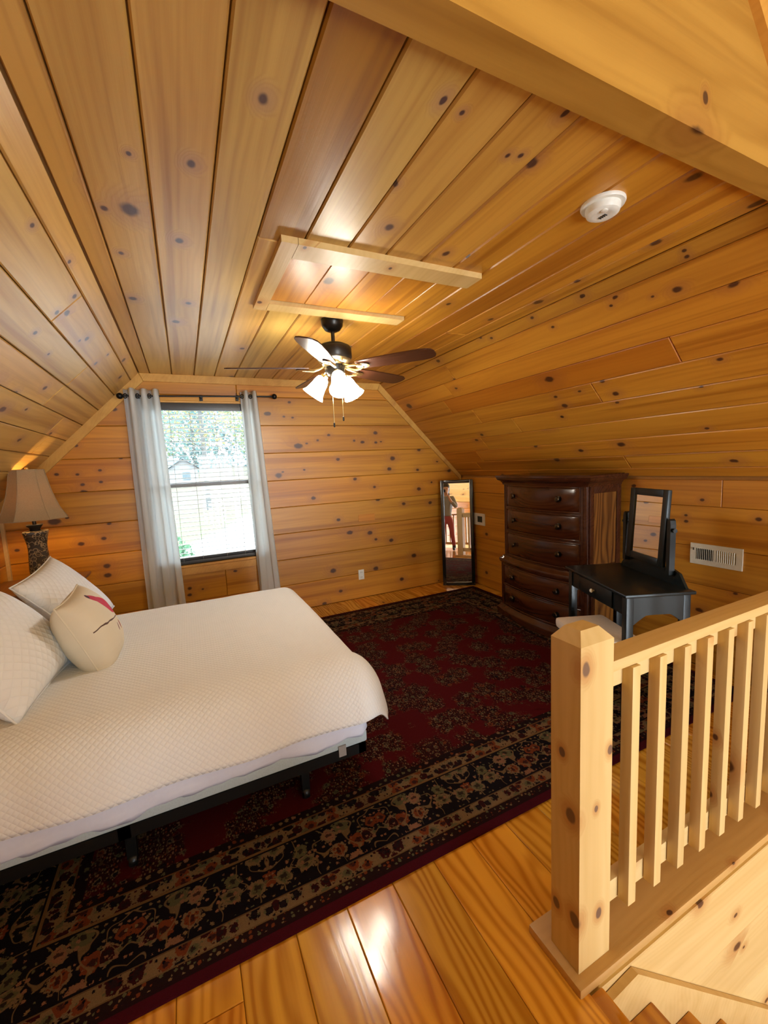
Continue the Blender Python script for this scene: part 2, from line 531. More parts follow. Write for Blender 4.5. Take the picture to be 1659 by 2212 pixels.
def from_bm(name, bm, mat, parent=None, smooth=False, color=None, center=True):
    """link bm as one object whose origin sits at its bounding-box centre (bottom)"""
    bmesh.ops.recalc_face_normals(bm, faces=bm.faces)
    c = Vector((0, 0, 0))
    if center and bm.verts:
        lo = Vector((1e9,) * 3)
        hi = Vector((-1e9,) * 3)
        for v in bm.verts:
            for i in range(3):
                lo[i] = min(lo[i], v.co[i])
                hi[i] = max(hi[i], v.co[i])
        c = (lo + hi) / 2
        c.z = lo.z
        for v in bm.verts:
            v.co -= c
    me = bpy.data.meshes.new(name)
    bm.to_mesh(me)
    bm.free()
    if smooth:
        me.polygons.foreach_set('use_smooth', [True] * len(me.polygons))
        if smooth != 'all':
            try:
                me.set_sharp_from_angle(angle=math.radians(40))
            except Exception:
                pass
    me.materials.append(mat)
    o = bpy.data.objects.new(name, me)
    COL.objects.link(o)
    o.color = color if color else (1, 1, 1, 0.5)
    if parent is not None:
        o.parent = parent
        pl = world_loc(parent)
        o.location = c - pl
    else:
        o.location = c
    return o


def world_loc(o):
    v = Vector(o.location)
    p = o.parent
    while p is not None:
        v += Vector(p.location)
        p = p.parent
    return v


def empty(name, loc, label, cat, group=None):
    o = bpy.data.objects.new(name, None)
    COL.objects.link(o)
    o.location = loc
    o.empty_display_size = 0.05
    tag(o, label, cat, group)
    return o


def tag(o, label, cat, group=None, kind=None):
    o['label'] = label
    o['category'] = cat
    if group:
        o['group'] = group
    if kind:
        o['kind'] = kind
    return o


def struct(o, label=None, cat=None):
    o['kind'] = 'structure'
    if label:
        o['label'] = label
    if cat:
        o['category'] = cat
    return o


def bm_box(bm, x0, x1, y0, y1, z0, z1, bev=0.0, mtx=None):
    r = bmesh.ops.create_cube(bm, size=1.0)
    vs = r['verts']
    for v in vs:
        v.co = Vector(((x0 + x1) / 2 + v.co.x * (x1 - x0), (y0 + y1) / 2 + v.co.y * (y1 - y0), (z0 + z1) / 2 + v.co.z * (z1 - z0)))
    if bev > 0:
        es = list({e for v in vs for e in v.link_edges})
        rb = bmesh.ops.bevel(bm, geom=es, offset=bev, segments=2, profile=0.6, affect='EDGES')
        vs = list({v for f in rb['faces'] for v in f.verts} | {v for v in vs if v.is_valid})
    if mtx is not None:
        bmesh.ops.transform(bm, matrix=mtx, verts=[v for v in vs if v.is_valid])
    return vs


def box(name, x0, x1, y0, y1, z0, z1, mat, parent=None, bev=0.0, color=None):
    bm = bmesh.new()
    bm_box(bm, x0, x1, y0, y1, z0, z1, bev)
    return from_bm(name, bm, mat, parent, smooth=bev > 0, color=color)


def bm_lathe(bm, prof, seg=32, center=(0, 0, 0), mtx=None):
    rings = []
    for r, z in prof:
        ring = []
        for i in range(seg):
            a = 2 * PI * i / seg
            p = Vector((r * math.cos(a), r * math.sin(a), z))
            if mtx is not None:
                p = mtx @ p
            ring.append(bm.verts.new(p + Vector(center)))
        rings.append(ring)
    for a, b in zip(rings[:-1], rings[1:]):
        for i in range(seg):
            j = (i + 1) % seg
            bm.faces.new((a[i], a[j], b[j], b[i]))
    bm.faces.new(rings[0][::-1])
    bm.faces.new(rings[-1])


def lathe(name, prof, mat, parent=None, center=(0, 0, 0), seg=32, mtx=None):
    bm = bmesh.new()
    bm_lathe(bm, prof, seg, center, mtx)
    return from_bm(name, bm, mat, parent, smooth=True)


def bm_tube(bm, pts, r, seg=8, closed=False):
    pts = [Vector(p) for p in pts]
    n = len(pts)
    rings = []
    up = None
    for i, p in enumerate(pts):
        if closed:
            d = pts[(i + 1) % n] - pts[i - 1]
        else:
            d = pts[min(i + 1, n - 1)] - pts[max(i - 1, 0)]
        d.normalize()
        if up is None:
            up = Vector((0, 0, 1)) if abs(d.z) < 0.9 else Vector((1, 0, 0))
        a = d.cross(up).normalized()
        b = a.cross(d).normalized()
        up = b
        rr = r[i] if isinstance(r, (list, tuple)) else r
        rings.append([bm.verts.new(p + a * rr * math.cos(2 * PI * k / seg) + b * rr * math.sin(2 * PI * k / seg)) for k in range(seg)])
    pairs = list(zip(rings[:-1], rings[1:])) + ([(rings[-1], rings[0])] if closed else [])
    for A, B in pairs:
        for k in range(seg):
            l = (k + 1) % seg
            bm.faces.new((A[k], A[l], B[l], B[k]))
    if not closed:
        bm.faces.new(rings[0][::-1])
        bm.faces.new(rings[-1])


def tube(name, pts, r, mat, parent=None, seg=8, closed=False):
    bm = bmesh.new()
    bm_tube(bm, pts, r, seg, closed)
    return from_bm(name, bm, mat, parent, smooth=True)


def bm_prism(bm, poly, axis, a0, a1):
    """extrude a 2D polygon; axis 'x': poly is (y,z); 'y': (x,z); 'z': (x,y)"""
    def P(u, v, a):
        return {'x': (a, u, v), 'y': (u, a, v), 'z': (u, v, a)}[axis]
    A = [bm.verts.new(P(u, v, a0)) for u, v in poly]
    B = [bm.verts.new(P(u, v, a1)) for u, v in poly]
    n = len(poly)
    bm.faces.new(A[::-1])
    bm.faces.new(B)
    for i in range(n):
        j = (i + 1) % n
        bm.faces.new((A[i], A[j], B[j], B[i]))


def prism(name, poly, axis, a0, a1, mat, parent=None, color=None, bev=0.0):
    bm = bmesh.new()
    bm_prism(bm, poly, axis, a0, a1)
    if bev:
        bmesh.ops.recalc_face_normals(bm, faces=bm.faces)
        bmesh.ops.bevel(bm, geom=list(bm.edges), offset=bev, segments=1, affect='EDGES')
    return from_bm(name, bm, mat, parent, color=color)


# ---- boards on a plane
# positions (x, y, z, radius) of the larger knots on each boarded surface
MK = {
    'ceiling': [(1.153,-0.266,2.48,0.0137),(1.46,-0.106,2.48,0.0137),(1.775,0.086,2.48,0.0302),(1.796,0.165,2.48,0.0126),(1.931,-0.069,2.48,0.0163),(1.481,0.059,2.48,0.0079),(2.116,0.151,2.48,0.0114),(2.593,-0.108,2.48,0.0149),(2.616,0.157,2.48,0.019),(2.92,-0.042,2.48,0.0222),(0.995,-0.762,2.48,0.0073),(1.068,-1.09,2.48,0.0159),(1.07,-0.99,2.48,0.0084),(1.054,-1.028,2.48,0.0084),(1.317,-0.725,2.48,0.0106),(1.548,-0.819,2.48,0.0179),(1.644,-1.151,2.48,0.0163),(0.904,-1.668,2.48,0.0218),(1.233,-2.0,2.48,0.0203),(1.939,-2.017,2.48,0.0273),(2.16,-1.337,2.48,0.0158),(2.224,-1.322,2.48,0.0161),(2.272,-1.937,2.48,0.0181),(1.645,-2.0,2.48,0.0146)],
    'ceiling_right': [(1.195,-2.146,2.456,0.008),(1.195,-2.168,2.434,0.0094),(1.287,-2.264,2.338,0.0173),(2.108,-2.142,2.46,0.0115),(2.013,-2.222,2.38,0.0094),(1.247,-2.585,2.017,0.0123),(1.915,-2.568,2.034,0.0137),(1.876,-2.651,1.951,0.0177),(2.329,-2.599,2.003,0.0134),(2.303,-2.667,1.935,0.0201),(2.391,-2.739,1.863,0.0139),(2.06,-2.983,1.619,0.0243),(2.433,-3.01,1.592,0.0196),(3.44,-2.791,1.811,0.018),(2.745,-3.079,1.523,0.0241),(1.463,-2.922,1.68,0.0108),(2.87,-2.947,1.655,0.0162),(1.614,-2.23,2.372,0.0081),(2.519,-2.152,2.45,0.0109),(1.401,-2.256,2.346,0.0075),(4.227,-2.395,2.207,0.0369)],
    'wall_far': [(4.43,-1.067,2.251,0.014),(4.43,-2.046,1.924,0.0216),(4.43,-2.046,1.813,0.0155),(4.43,-1.477,1.905,0.0147),(4.43,-1.347,1.851,0.0116),(4.43,-1.775,1.839,0.0121),(4.43,-2.255,1.623,0.0254),(4.43,-2.205,1.499,0.0221),(4.43,-1.568,1.637,0.0179),(4.43,-0.899,1.492,0.0281),(4.43,-1.176,1.537,0.0115),(4.43,-2.623,1.712,0.0196),(4.43,-2.592,1.47,0.0164),(4.43,-3.056,1.436,0.0204),(4.43,-1.761,1.404,0.0183),(4.43,-1.258,1.224,0.0205),(4.43,-2.602,1.235,0.0231),(4.43,-2.0,1.298,0.0157),(4.43,-2.379,1.069,0.0195),(4.43,-2.756,1.05,0.0201),(4.43,-1.531,0.955,0.0181),(4.43,-1.911,0.763,0.0251),(4.43,-2.186,0.64,0.0226),(4.43,-1.985,0.676,0.0158),(4.43,-1.433,0.378,0.0273),(4.43,-1.965,0.324,0.0255),(4.43,-2.492,0.409,0.0266),(4.43,-2.309,0.136,0.0231),(4.43,-1.507,0.126,0.0185),(4.43,0.505,2.156,0.019),(4.43,0.821,1.841,0.0138),(4.43,0.983,1.601,0.0137),(4.43,0.837,1.593,0.0116),(4.43,0.668,1.621,0.0118),(4.43,0.81,1.502,0.014),(4.43,0.672,1.518,0.0119),(4.43,0.876,0.982,0.0188),(4.43,0.704,1.011,0.0168),(4.43,0.706,0.755,0.0218),(4.43,0.708,0.669,0.0219),(4.43,0.777,0.446,0.0218),(4.43,0.78,0.381,0.0194),(4.43,1.319,0.982,0.0134),(4.43,0.05,0.432,0.0158),(4.43,0.056,0.367,0.0158),(4.43,-0.998,2.102,0.0112),(4.43,-1.09,2.093,0.0112)],
    'wall_right': [(2.132,-3.235,1.391,0.0128),(1.631,-3.235,1.203,0.0112),(1.731,-3.235,1.086,0.0092),(1.729,-3.235,1.043,0.0115),(1.311,-3.235,1.098,0.0141),(3.938,-3.235,0.657,0.0194),(3.952,-3.235,0.177,0.0196)],
    'ceiling_left': [(2.417,0.454,2.311,0.0131),(2.407,0.378,2.387,0.0132),(2.432,0.547,2.218,0.0116),(2.867,0.452,2.313,0.0106),(3.368,0.458,2.307,0.0169),(3.402,0.388,2.377,0.0108),(4.075,0.399,2.366,0.0209),(3.065,0.679,2.086,0.0167),(2.721,0.569,2.196,0.0098),(1.807,0.375,2.39,0.0095)],
}
NK = 8
_plank_cache = {}


def inset_poly(poly, b):
    n = len(poly)
    out = []
    for i in range(n):
        p0, p1, p2 = Vector(poly[i - 1]), Vector(poly[i]), Vector(poly[(i + 1) % n])
        d1 = (p1 - p0).normalized()
        d2 = (p2 - p1).normalized()
        n1 = Vector((-d1.y, d1.x))
        n2 = Vector((-d2.y, d2.x))
        k = 1 + n1.dot(n2)
        m = (n1 + n2) / max(k, 0.25)
        out.append(p1 + m * b)
    return out


def plank(parent, O, U, N, poly, mat, tint=(1, 1, 1), kd=0.5, depth=0.02, bev=0.006, gap=0.0012, name='plank', drop=None):
    """one board: polygon poly (counter-clockwise, in u along the grain, v across) on the plane O,U,N; face proud on +N"""
    U = Vector(U).normalized()
    N = Vector(N).normalized()
    V = N.cross(U)
    u0 = min(p[0] for p in poly)
    v0 = min(p[1] for p in poly)
    loc = [(p[0] - u0, p[1] - v0) for p in poly]
    key = (tuple((round(a, 4), round(b, 4)) for a, b in loc), depth, bev, gap, mat.name, drop)
    me = _plank_cache.get(key)
    if me is None:
        bd = drop if drop else bev
        P0 = inset_poly(loc, gap)
        P1 = inset_poly(loc, gap + bev)
        verts = [(p.x, p.y, -depth) for p in P0] + [(p.x, p.y, -bd) for p in P0] + [(p.x, p.y, 0) for p in P1]
        n = len(loc)
        faces = [tuple(range(n))[::-1], tuple(range(2 * n, 3 * n))]
        for i in range(n):
            j = (i + 1) % n
            faces.append((i, j, n + j, n + i))
            faces.append((n + i, n + j, 2 * n + j, 2 * n + i))
        me = bpy.data.meshes.new(name)
        me.from_pydata(verts, [], faces)
        me.materials.append(mat)
        _plank_cache[key] = me
    o = bpy.data.objects.new(name, me)
    COL.objects.link(o)
    Ow = Vector(O) + U * u0 + V * v0
    mw = Matrix(((U.x, V.x, N.x, Ow.x), (U.y, V.y, N.y, Ow.y), (U.z, V.z, N.z, Ow.z), (0, 0, 0, 1)))
    o.parent = parent
    pm = Matrix.Translation(world_loc(parent))
    o.matrix_local = pm.inverted() @ mw
    o.color = (*tint, kd)
    kl = MK.get(parent.name)
    if kl and mat is M['panel']:
        inv = mw.inverted()
        hits = []
        for kx, ky, kz, kr in kl:
            p = inv @ Vector((kx, ky, kz))
            if abs(p.z) < 0.05 and all((Vector(loc[(i + 1) % len(loc)]) - Vector(loc[i])).cross(Vector((p.x, p.y)) - Vector(loc[i])) > -0.004 for i in range(len(loc))):
                hits.append((p.x, p.y, kr))
        for q, h in enumerate(hits[:NK]):
            o['knot%d' % q] = h
        if hits:
            o.color[3] = min(kd, 0.15)
    return o


def rect(u0, u1, v0, v1):
    return [(u0, v0), (u1, v0), (u1, v1), (u0, v1)]


def tint(v=0.10, warm=0.05, base=1.0):
    k = base * (1 + rnd.uniform(-v, v))
    w = rnd.uniform(-warm, warm)
    return (min(1.2, k * (1 + w * 0.4)), k * (1 - w * 0.8), k * (1 - w * 1.8))


def PALE_DAYLIT():  # paler board tint with some of the cool daylight painted in
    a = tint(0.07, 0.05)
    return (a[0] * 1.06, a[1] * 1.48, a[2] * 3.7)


BROWN = (0.64, 0.68, 0.60)
GREY = (0.86, 0.92, 1.02)

# ================================================================== ROOM SHELL
XG = 4.43           # gable wall face
YL, YR = 1.40, -3.235
ZC = 2.48
YA, YB = 0.285, -2.122     # flat ceiling edges
ZK = 1.365          # knee wall height
X0 = 0.85           # far face of the header
S2 = math.sqrt(2)

# ---- floor (with the stair opening)
bm = bmesh.new()
bm_box(bm, -1.35, 4.60, -0.93, 1.55, -0.24, -0.021)
bm_box(bm, 0.80, 4.60, -3.40, -0.93, -0.24, -0.021)
floor = struct(from_bm('floor', bm, M['carcass']), 'orange pine plank floor of the loft bedroom')
edges = []
y = -0.38 + 0.181 * 10
while y > -3.3:
    edges.append(y)
    y -= 0.181
for i in range(len(edges) - 1):
    a, b = edges[i], edges[i + 1]
    if b >= 1.4:
        continue
    a = min(a, YL)
    b = max(b, YR)
    if a - b < 0.02:
        continue
    if b < -0.935:      # beside the stairwell
        segs = [(0.90, 4.43)]
    else:
        segs = [(-1.35, 4.43)]
    for s0, s1 in segs:
        cuts = [s0]
        c = s0 + rnd.uniform(1.2, 3.4)
        while c < s1 - 0.7:
            cuts.append(c)
            c += rnd.uniform(1.8, 3.0)
        cuts.append(s1)
        for c0, c1 in zip(cuts[:-1], cuts[1:]):
            plank(floor, (0, 0, 0), (1, 0, 0), (0, 0, 1), rect(c0, c1, b, a), M['floor'], tint(0.10, 0.10), 0.10, bev=0.0025, gap=0.0008)

# ---- gable wall with the window opening
WY0, WY1, WZ0, WZ1 = -0.71, 0.285, 0.66, 2.24
gtop = 4.05


def gable_half(z):      # half width of the room at height z
    return min(2.3175, max(0.0, 2.3175 - (z - ZK)))


bm = bmesh.new()
for poly in ([(YL + 0.1, -0.2), (YL + 0.1, ZK + 0.02), (YA + 0.04, ZC + 0.09), (WY1, ZC + 0.09), (WY1, -0.2)],
             [(WY0, -0.2), (WY0, ZC + 0.09), (YB - 0.04, ZC + 0.09), (YR - 0.1, ZK + 0.02), (YR - 0.1, -0.2)],
             [(WY1, -0.2), (WY1, WZ0), (WY0, WZ0), (WY0, -0.2)],
             [(WY1, WZ1), (WY1, ZC + 0.09), (WY0, ZC + 0.09), (WY0, WZ1)]):
    bm_prism(bm, poly, 'x', XG + 0.021, XG + 0.17)
wall_far = struct(from_bm('wall_far', bm, M['carcass']), 'knotty pine gable wall with the window')
CY = -0.9175


def gplank(y0, y1, z0, z1, c0=True):
    """one course piece between y0<y1, clipped by the slopes"""
    hw0, hw1 = gable_half(z0), gable_half(z1)
    pts = []
    a0, a1 = max(y0, CY - hw0), min(y1, CY + hw0)
    b0, b1 = max(y0, CY - hw1), min(y1, CY + hw1)
    # u = -y
    poly = [(-a1, z0), (-a0, z0)]
    if z0 < ZK < z1:
        if y0 <= CY - hw0 + 1e-6:
            poly.append((-a0, ZK))
        if b1 - b0 > 0.01:
            poly += [(-b0, z1), (-b1, z1)]
        if y1 >= CY + hw0 - 1e-6:
            poly.append((-a1, ZK))
    else:
        poly += [(-b0, z1), (-b1, z1)]
    plank(wall_far, (XG, 0, 0), (0, -1, 0), (-1, 0, 0), poly, M['panel'], tint(0.10, 0.06, 0.97), 0.62, bev=0.005)


zs = [0.0, 0.295, 0.58, 0.865, 1.15, 1.437, 1.725, 2.01, 2.297, 2.478]
for z0, z1 in zip(zs[:-1], zs[1:]):
    if z1 <= WZ0 or z0 >= WZ1:
        c = rnd.uniform(-2.2, -0.2)
        gplank(-9, c, z0, z1)
        gplank(c, 9, z0, z1)
    else:
        gplank(-9, WY0, z0, z1)
        gplank(WY1, 9, z0, z1)
        if z0 < WZ0:
            gplank(WY0, WY1, z0, WZ0)
        if z1 > WZ1:
            gplank(WY0, WY1, WZ1, z1)

plank(wall_far, (XG - 0.0025, 0, 0), (0, -1, 0), (-1, 0, 0), rect(1.775, 1.985, 0.905, 0.99), M['panel'], (1.05, 0.95, 0.95), 0.0, depth=0.004, bev=0.002)

# ---- knee walls
wall_right = struct(box('wall_right', -5.9, XG + 0.17, YR - 0.17, YR - 0.021, -2.8, ZK + 0.1, M['carcass']), 'low knotty pine knee wall behind the dresser')
for z1, z0 in ((1.343, 1.158), (1.158, 0.872), (0.872, 0.598), (0.598, 0.30), (0.30, 0.0)):
    c = rnd.uniform(1.2, 3.6)
    for a, b in ((0.80, c), (c, XG)):
        plank(wall_right, (0, YR, 0), (1, 0, 0), (0, 1, 0), rect(a, b, -z1, -z0), M['panel'], tint(0.08, 0.05, 0.92), 0.5, bev=0.003)
    plank(wall_right, (0, YR, 0), (1, 0, 0), (0, 1, 0), rect(-5.87, 0.80, -z1, -z0), M['panel'], tint(0.08, 0.05, 0.95), 0.4, bev=0.006)
for k in range(9):
    plank(wall_right, (0, YR, 0), (1, 0, 0), (0, 1, 0), rect(-5.87, 0.70, 0.285 * k, 0.285 * (k + 1)), M['plaster'], tint(0.06), 0.4, bev=0.006)

wall_left = struct(box('wall_left', -5.9, XG + 0.17, YL + 0.021, YL + 0.17, -2.8, ZK + 0.1, M['carcass']), 'low knotty pine knee wall behind the bed head')
for z0, z1 in ((0, 0.295), (0.295, 0.58), (0.58, 0.865), (0.865, 1.15), (1.15, 1.365)):
    plank(wall_left, (0, YL, 0), (1, 0, 0), (0, -1, 0), rect(-5.87, XG, z0, z1), M['panel'], tint(0.08, 0.05, 0.95), 0.5, bev=0.008)
for k in range(9):
    plank(wall_left, (0, YL, 0), (1, 0, 0), (0, -1, 0), rect(-5.87, -1.35, -0.285 * (k + 1), -0.285 * k), M['plaster'], tint(0.06), 0.4, bev=0.006)

# ---- flat ceiling
ceiling = struct(box('ceiling', X0 - 0.02, XG + 0.1, YB - 0.02, YA + 0.02, ZC + 0.021, ZC + 0.10, M['carcass']), 'flat knotty pine plank ceiling')
cj = [0.285, 0.197, 0.017, -0.172, -0.352, -0.535, -0.723, -0.902, -1.081, -1.262, -1.443, -1.625, -1.805, -1.985, -2.122]
for i, (ya, yb) in enumerate(zip(cj[:-1], cj[1:])):
    warm = (i / 13.0)
    tn = tint(0.06, 0.04, 1.0)
    cuts = [X0, XG]
    kd = 0.30 if i < 6 else 0.40
    if i == 4:
        cuts = [X0, 1.80, XG]
    elif i == 12:
        cuts = [X0, 2.6, XG]
    for q, (c0, c1) in enumerate(zip(cuts[:-1], cuts[1:])):
        tt = tint(0.07, 0.05)
        q_ = max(0.0, min(1.0, (9 - i) / 4.0))      # boards paler towards the bed side, cool daylight partly put into the tint
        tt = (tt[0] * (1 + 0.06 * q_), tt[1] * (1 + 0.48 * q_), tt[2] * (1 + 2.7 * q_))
        if i == 4 and q == 0:
            tt = BROWN
        if i in (11,):
            tt = (0.78, 0.70, 0.62)
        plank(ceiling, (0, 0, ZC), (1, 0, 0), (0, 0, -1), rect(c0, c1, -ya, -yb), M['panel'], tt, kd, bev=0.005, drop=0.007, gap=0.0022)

# ---- sloped ceilings
N_L = (0, -1, -1)
ceil_left = bmesh.new()
bm_prism(ceil_left, [(YL + 0.02, ZK + 0.03), (YA, ZC + 0.04), (YA + 0.1, ZC + 0.14), (YL + 0.12, ZK + 0.13)], 'x', -0.0 + 0.80, XG + 0.17)
ceiling_left = struct(from_bm('ceiling_left', ceil_left, M['carcass']), 'sloped pine ceiling over the bed head')
yj = [1.40, 1.27, 1.14, 1.012, 0.882, 0.752, 0.622, 0.489, 0.352, 0.285]
for i, (ya, yb) in enumerate(zip(yj[:-1], yj[1:])):
    v0, v1 = (1.40 - ya) * S2, (1.40 - yb) * S2
    cuts = [X0] + ([rnd.uniform(2.9, 4.0)] if i not in (7, 8) else []) + [XG]
    if i == 6:
        cuts = [X0, 3.30, XG]
    if i == 7:
        cuts = [X0, 2.45, XG]
    for c0, c1 in zip(cuts[:-1], cuts[1:]):
        plank(ceiling_left, (0, 1.40, ZK), (1, 0, 0), N_L, rect(c0, c1, v0, v1), M['panel'], PALE_DAYLIT(), 0.36, bev=0.005, drop=0.007, gap=0.0022)

cr = bmesh.new()
bm_prism(cr, [(YR - 0.02, ZK + 0.03), (YB, ZC + 0.04), (YB - 0.1, ZC + 0.14), (YR - 0.12, ZK + 0.13)], 'x', 0.80, XG + 0.17)
ceiling_right = struct(from_bm('ceiling_right', cr, M['carcass']), 'sloped pine ceiling over the dresser')
yj = [-2.122, -2.185, -2.31, -2.436, -2.562, -2.69, -2.817, -2.943, -3.069, -3.17, -3.235]
rc = {1: [3.2], 2: [3.4], 3: [1.42, 3.6], 4: [2.0, 3.3], 5: [2.9], 6: [3.5], 7: [3.75], 8: [2.1, 3.9], 9: [3.2]}
for i, (ya, yb) in enumerate(zip(yj[:-1], yj[1:])):
    v0, v1 = (YB - ya) * S2, (YB - yb) * S2
    cuts = [X0] + rc.get(i, []) + [XG]
    for q, (c0, c1) in enumerate(zip(cuts[:-1], cuts[1:])):
        tt = tint(0.07, 0.05, 0.97)
        if i == 3 and q == 1:
            tt = (0.78, 0.62, 0.50)
        if i == 0:
            tt = (0.80, 0.86, 0.95)
        if i == 8 and q == 1:
            tt = (0.85, 0.82, 0.80)
        plank(ceiling_right, (0, YB, ZC - 0.002), (1, 0, 0), (0, 1, -1), rect(c0, c1, v0, v1), M['panel'], tt, 0.45, bev=0.005)

# ---- header over the end of the loft bedroom, open great room beyond
RT = 2.765
RR = 4.600
hdr = [(RT - 2.452, 2.452), (RT - 3.0, 3.0), (3.0 - RR, 3.0), (2.452 - RR, 2.452)]
beam = struct(prism('trim_1', hdr[::-1], 'x', 0.757, 0.85, M['trim_y'], color=(0.74, 0.72, 0.66, 0.35)), 'broad pine header board across the end of the flat ceiling')
beam2 = prism('wall_upper', [(RT - 3.0, 3.0), (CY, 3.682), (3.0 - RR, 3.0)][::-1], 'x', 0.775, 0.85, M['trim_y'], color=(0.74, 0.72, 0.66, 0.3))
struct(beam2, 'upper pine gable above the header board')
for sgn, nm in ((-1, 'trim_2'), (1, 'trim_3')):
    # strip along the roof slope where it meets the header
    if sgn < 0:
        p = [(2.40 - RR, 2.40), (3.60 - RR, 3.60), (3.60 - RR + 0.0, 3.505), (2.40 - RR + 0.0, 2.305)]
    else:
        p = [(RT - 2.40, 2.40), (RT - 3.60, 3.60), (RT - 3.60, 3.505), (RT - 2.40, 2.305)]
    struct(prism(nm, p, 'x', 0.735, 0.757, M['trim'], color=(1, 0.97, 0.93, 0.3)), 'pine strip where the roof slope meets the header, %s side' % ('stair' if sgn < 0 else 'bed'))

# great room roof, end wall with tall glazing, lower floor
for nm, pl, lab, N, O, V0 in (('ceiling_great_room', [(YR - 0.02, ZK + 0.0), (CY, 3.70), (CY, 3.84), (YR - 0.12, ZK + 0.1)], 'great room roof boards on the stair side', (0, 1, -1), (0, CY, 3.6825), None),
                             ('ceiling_great_room_left', [(YL + 0.02, ZK + 0.0), (CY, 3.70), (CY, 3.84), (YL + 0.12, ZK + 0.1)], 'great room roof boards on the bed side', (0, -1, -1), (0, YL, ZK), None)):
    o = prism(nm, pl, 'x', -5.9, 0.80, M['carcass'])
    struct(o, lab)
    for k in range(12):
        v = 0.2731 * k
        plank(o, O, (1, 0, 0), N, rect(-5.87, 0.757, v, v + 0.2731), M['plaster'], tint(0.06), 0.35, bev=0.006)
bm = bmesh.new()
bm_prism(bm, [(YL, -2.8), (YL, ZK), (-0.4, 3.165), (-0.4, -2.8)], 'x', -6.0, -5.85)
bm_prism(bm, [(YR, -2.8), (YR, ZK), (-2.68, 1.915), (-2.68, -2.8)], 'x', -6.0, -5.85)
bm_prism(bm, [(-0.4, 2.2), (-0.4, 3.16), (CY, 3.68), (-2.4, 2.2), (-2.68, 2.2)], 'x', -6.0, -5.85)
bm_box(bm, -6.0, -5.85, -2.68, -0.4, -2.8, -2.0)
wall_back = struct(from_bm('wall_back', bm, M['plaster']), 'far end wall of the great room')
bm = bmesh.new()
for yy in (-2.65, -1.54, -0.43):
    bm_box(bm, -5.98, -5.86, yy - 0.04, yy + 0.04, -2.0, 2.2)
for zz in (-2.0, -0.2, 2.16):
    bm_box(bm, -5.97, -5.87, -2.68, -0.4, zz - 0.04, zz + 0.04)
w2 = struct(from_bm('window_2', bm, M['trim']), 'tall great room window frame')
gp = box('pane', -5.93, -5.92, -2.65, -0.43, -2.0, 2.18, M['glass'], w2)
struct(box('floor_lower', -5.9, 0.9, YR - 0.1, YL + 0.1, -2.75, -2.62, M['floor'], color=(1, 1, 1, 0.1)), 'great room floor below the loft')

# ---- gable trims and corner strips
def gtrim(name, poly, lab):
    return struct(prism(name, poly, 'x', XG - 0.019, XG + 0.003, M['trim'], color=(*tint(0.04), 0.45), bev=0.002), lab)


gtrim('trim_4', [(YA, ZC), (YB, ZC), (YB + 0.03, ZC - 0.072), (YA - 0.03, ZC - 0.072)], 'pine strip across the top of the gable wall')
gtrim('trim_5', [(YA + 0.002, ZC), (YL, ZK + 0.002), (YL, ZK - 0.10), (YA - 0.029, ZC - 0.074)], 'pine strip along the slope at the lamp side of the gable')
gtrim('trim_6', [(YB, ZC), (YB + 0.027, ZC - 0.072), (YR + 0.004, ZK - 0.062), (YR + 0.004, ZK)], 'pine strip along the slope at the dresser side of the gable')
struct(box('trim_7', XG - 0.024, XG, YL - 0.026, YL - 0.001, 0, 1.30, M['rail'], color=(0.95, 0.92, 0.88, 0.2)), 'thin upright pine strip in the corner behind the lamp')

# ---- window
wf = bmesh.new()
xo0, xo1 = XG + 0.055, XG + 0.15
for a in ((WY0, WY0 + 0.035, WZ0, WZ1), (WY1 - 0.035, WY1, WZ0, WZ1), (WY0, WY1, WZ0, WZ0 + 0.045), (WY0, WY1, WZ1 - 0.045, WZ1)):
    bm_box(wf, xo0, xo1, a[0], a[1], a[2], a[3])
window = struct(from_bm('window_1', wf, M['sash']), 'double-hung bedroom window with dark frame and a grey meeting rail')
for nm, a in (('window_jamb', (WY0 - 0.001, WY0 + 0.014, WZ0, WZ1)), ('window_jamb', (WY1 - 0.014, WY1 + 0.001, WZ0, WZ1))):
    box(nm, XG - 0.001, XG + 0.06, a[0], a[1], a[2], a[3], M['trim'], window)
box('window_sill', XG - 0.004, XG + 0.07, WY0, WY1, WZ0 - 0.016, WZ0 + 0.004, M['trim'], window, color=(1, 1, 1, 0.1))
box('window_stool', XG - 0.02, XG + 0.02, WY0 - 0.02, WY1 + 0.02, WZ0 - 0.09, WZ0 - 0.02, M['trim'], window, color=(0.95, 0.93, 0.9, 0.3))
box('window_head', XG - 0.0, XG + 0.06, WY0, WY1, WZ1 - 0.015, WZ1 + 0.002, M['trim'], window)
box('meeting_rail', XG + 0.058, XG + 0.115, WY0 + 0.03, WY1 - 0.03, 1.428, 1.463, M['vinyl'], window, bev=0.004)
box('lower_sash_rail', XG + 0.06, XG + 0.11, WY0 + 0.03, WY1 - 0.03, WZ0 + 0.02, WZ0 + 0.075, M['sash'], window)
box('pane', XG + 0.082, XG + 0.086, WY0 + 0.03, WY1 - 0.03, WZ0 + 0.05, 1.44, M['glass'], window)
box('pane', XG + 0.118, XG + 0.122, WY0 + 0.03, WY1 - 0.03, 1.44, WZ1 - 0.04, M['glass'], window)

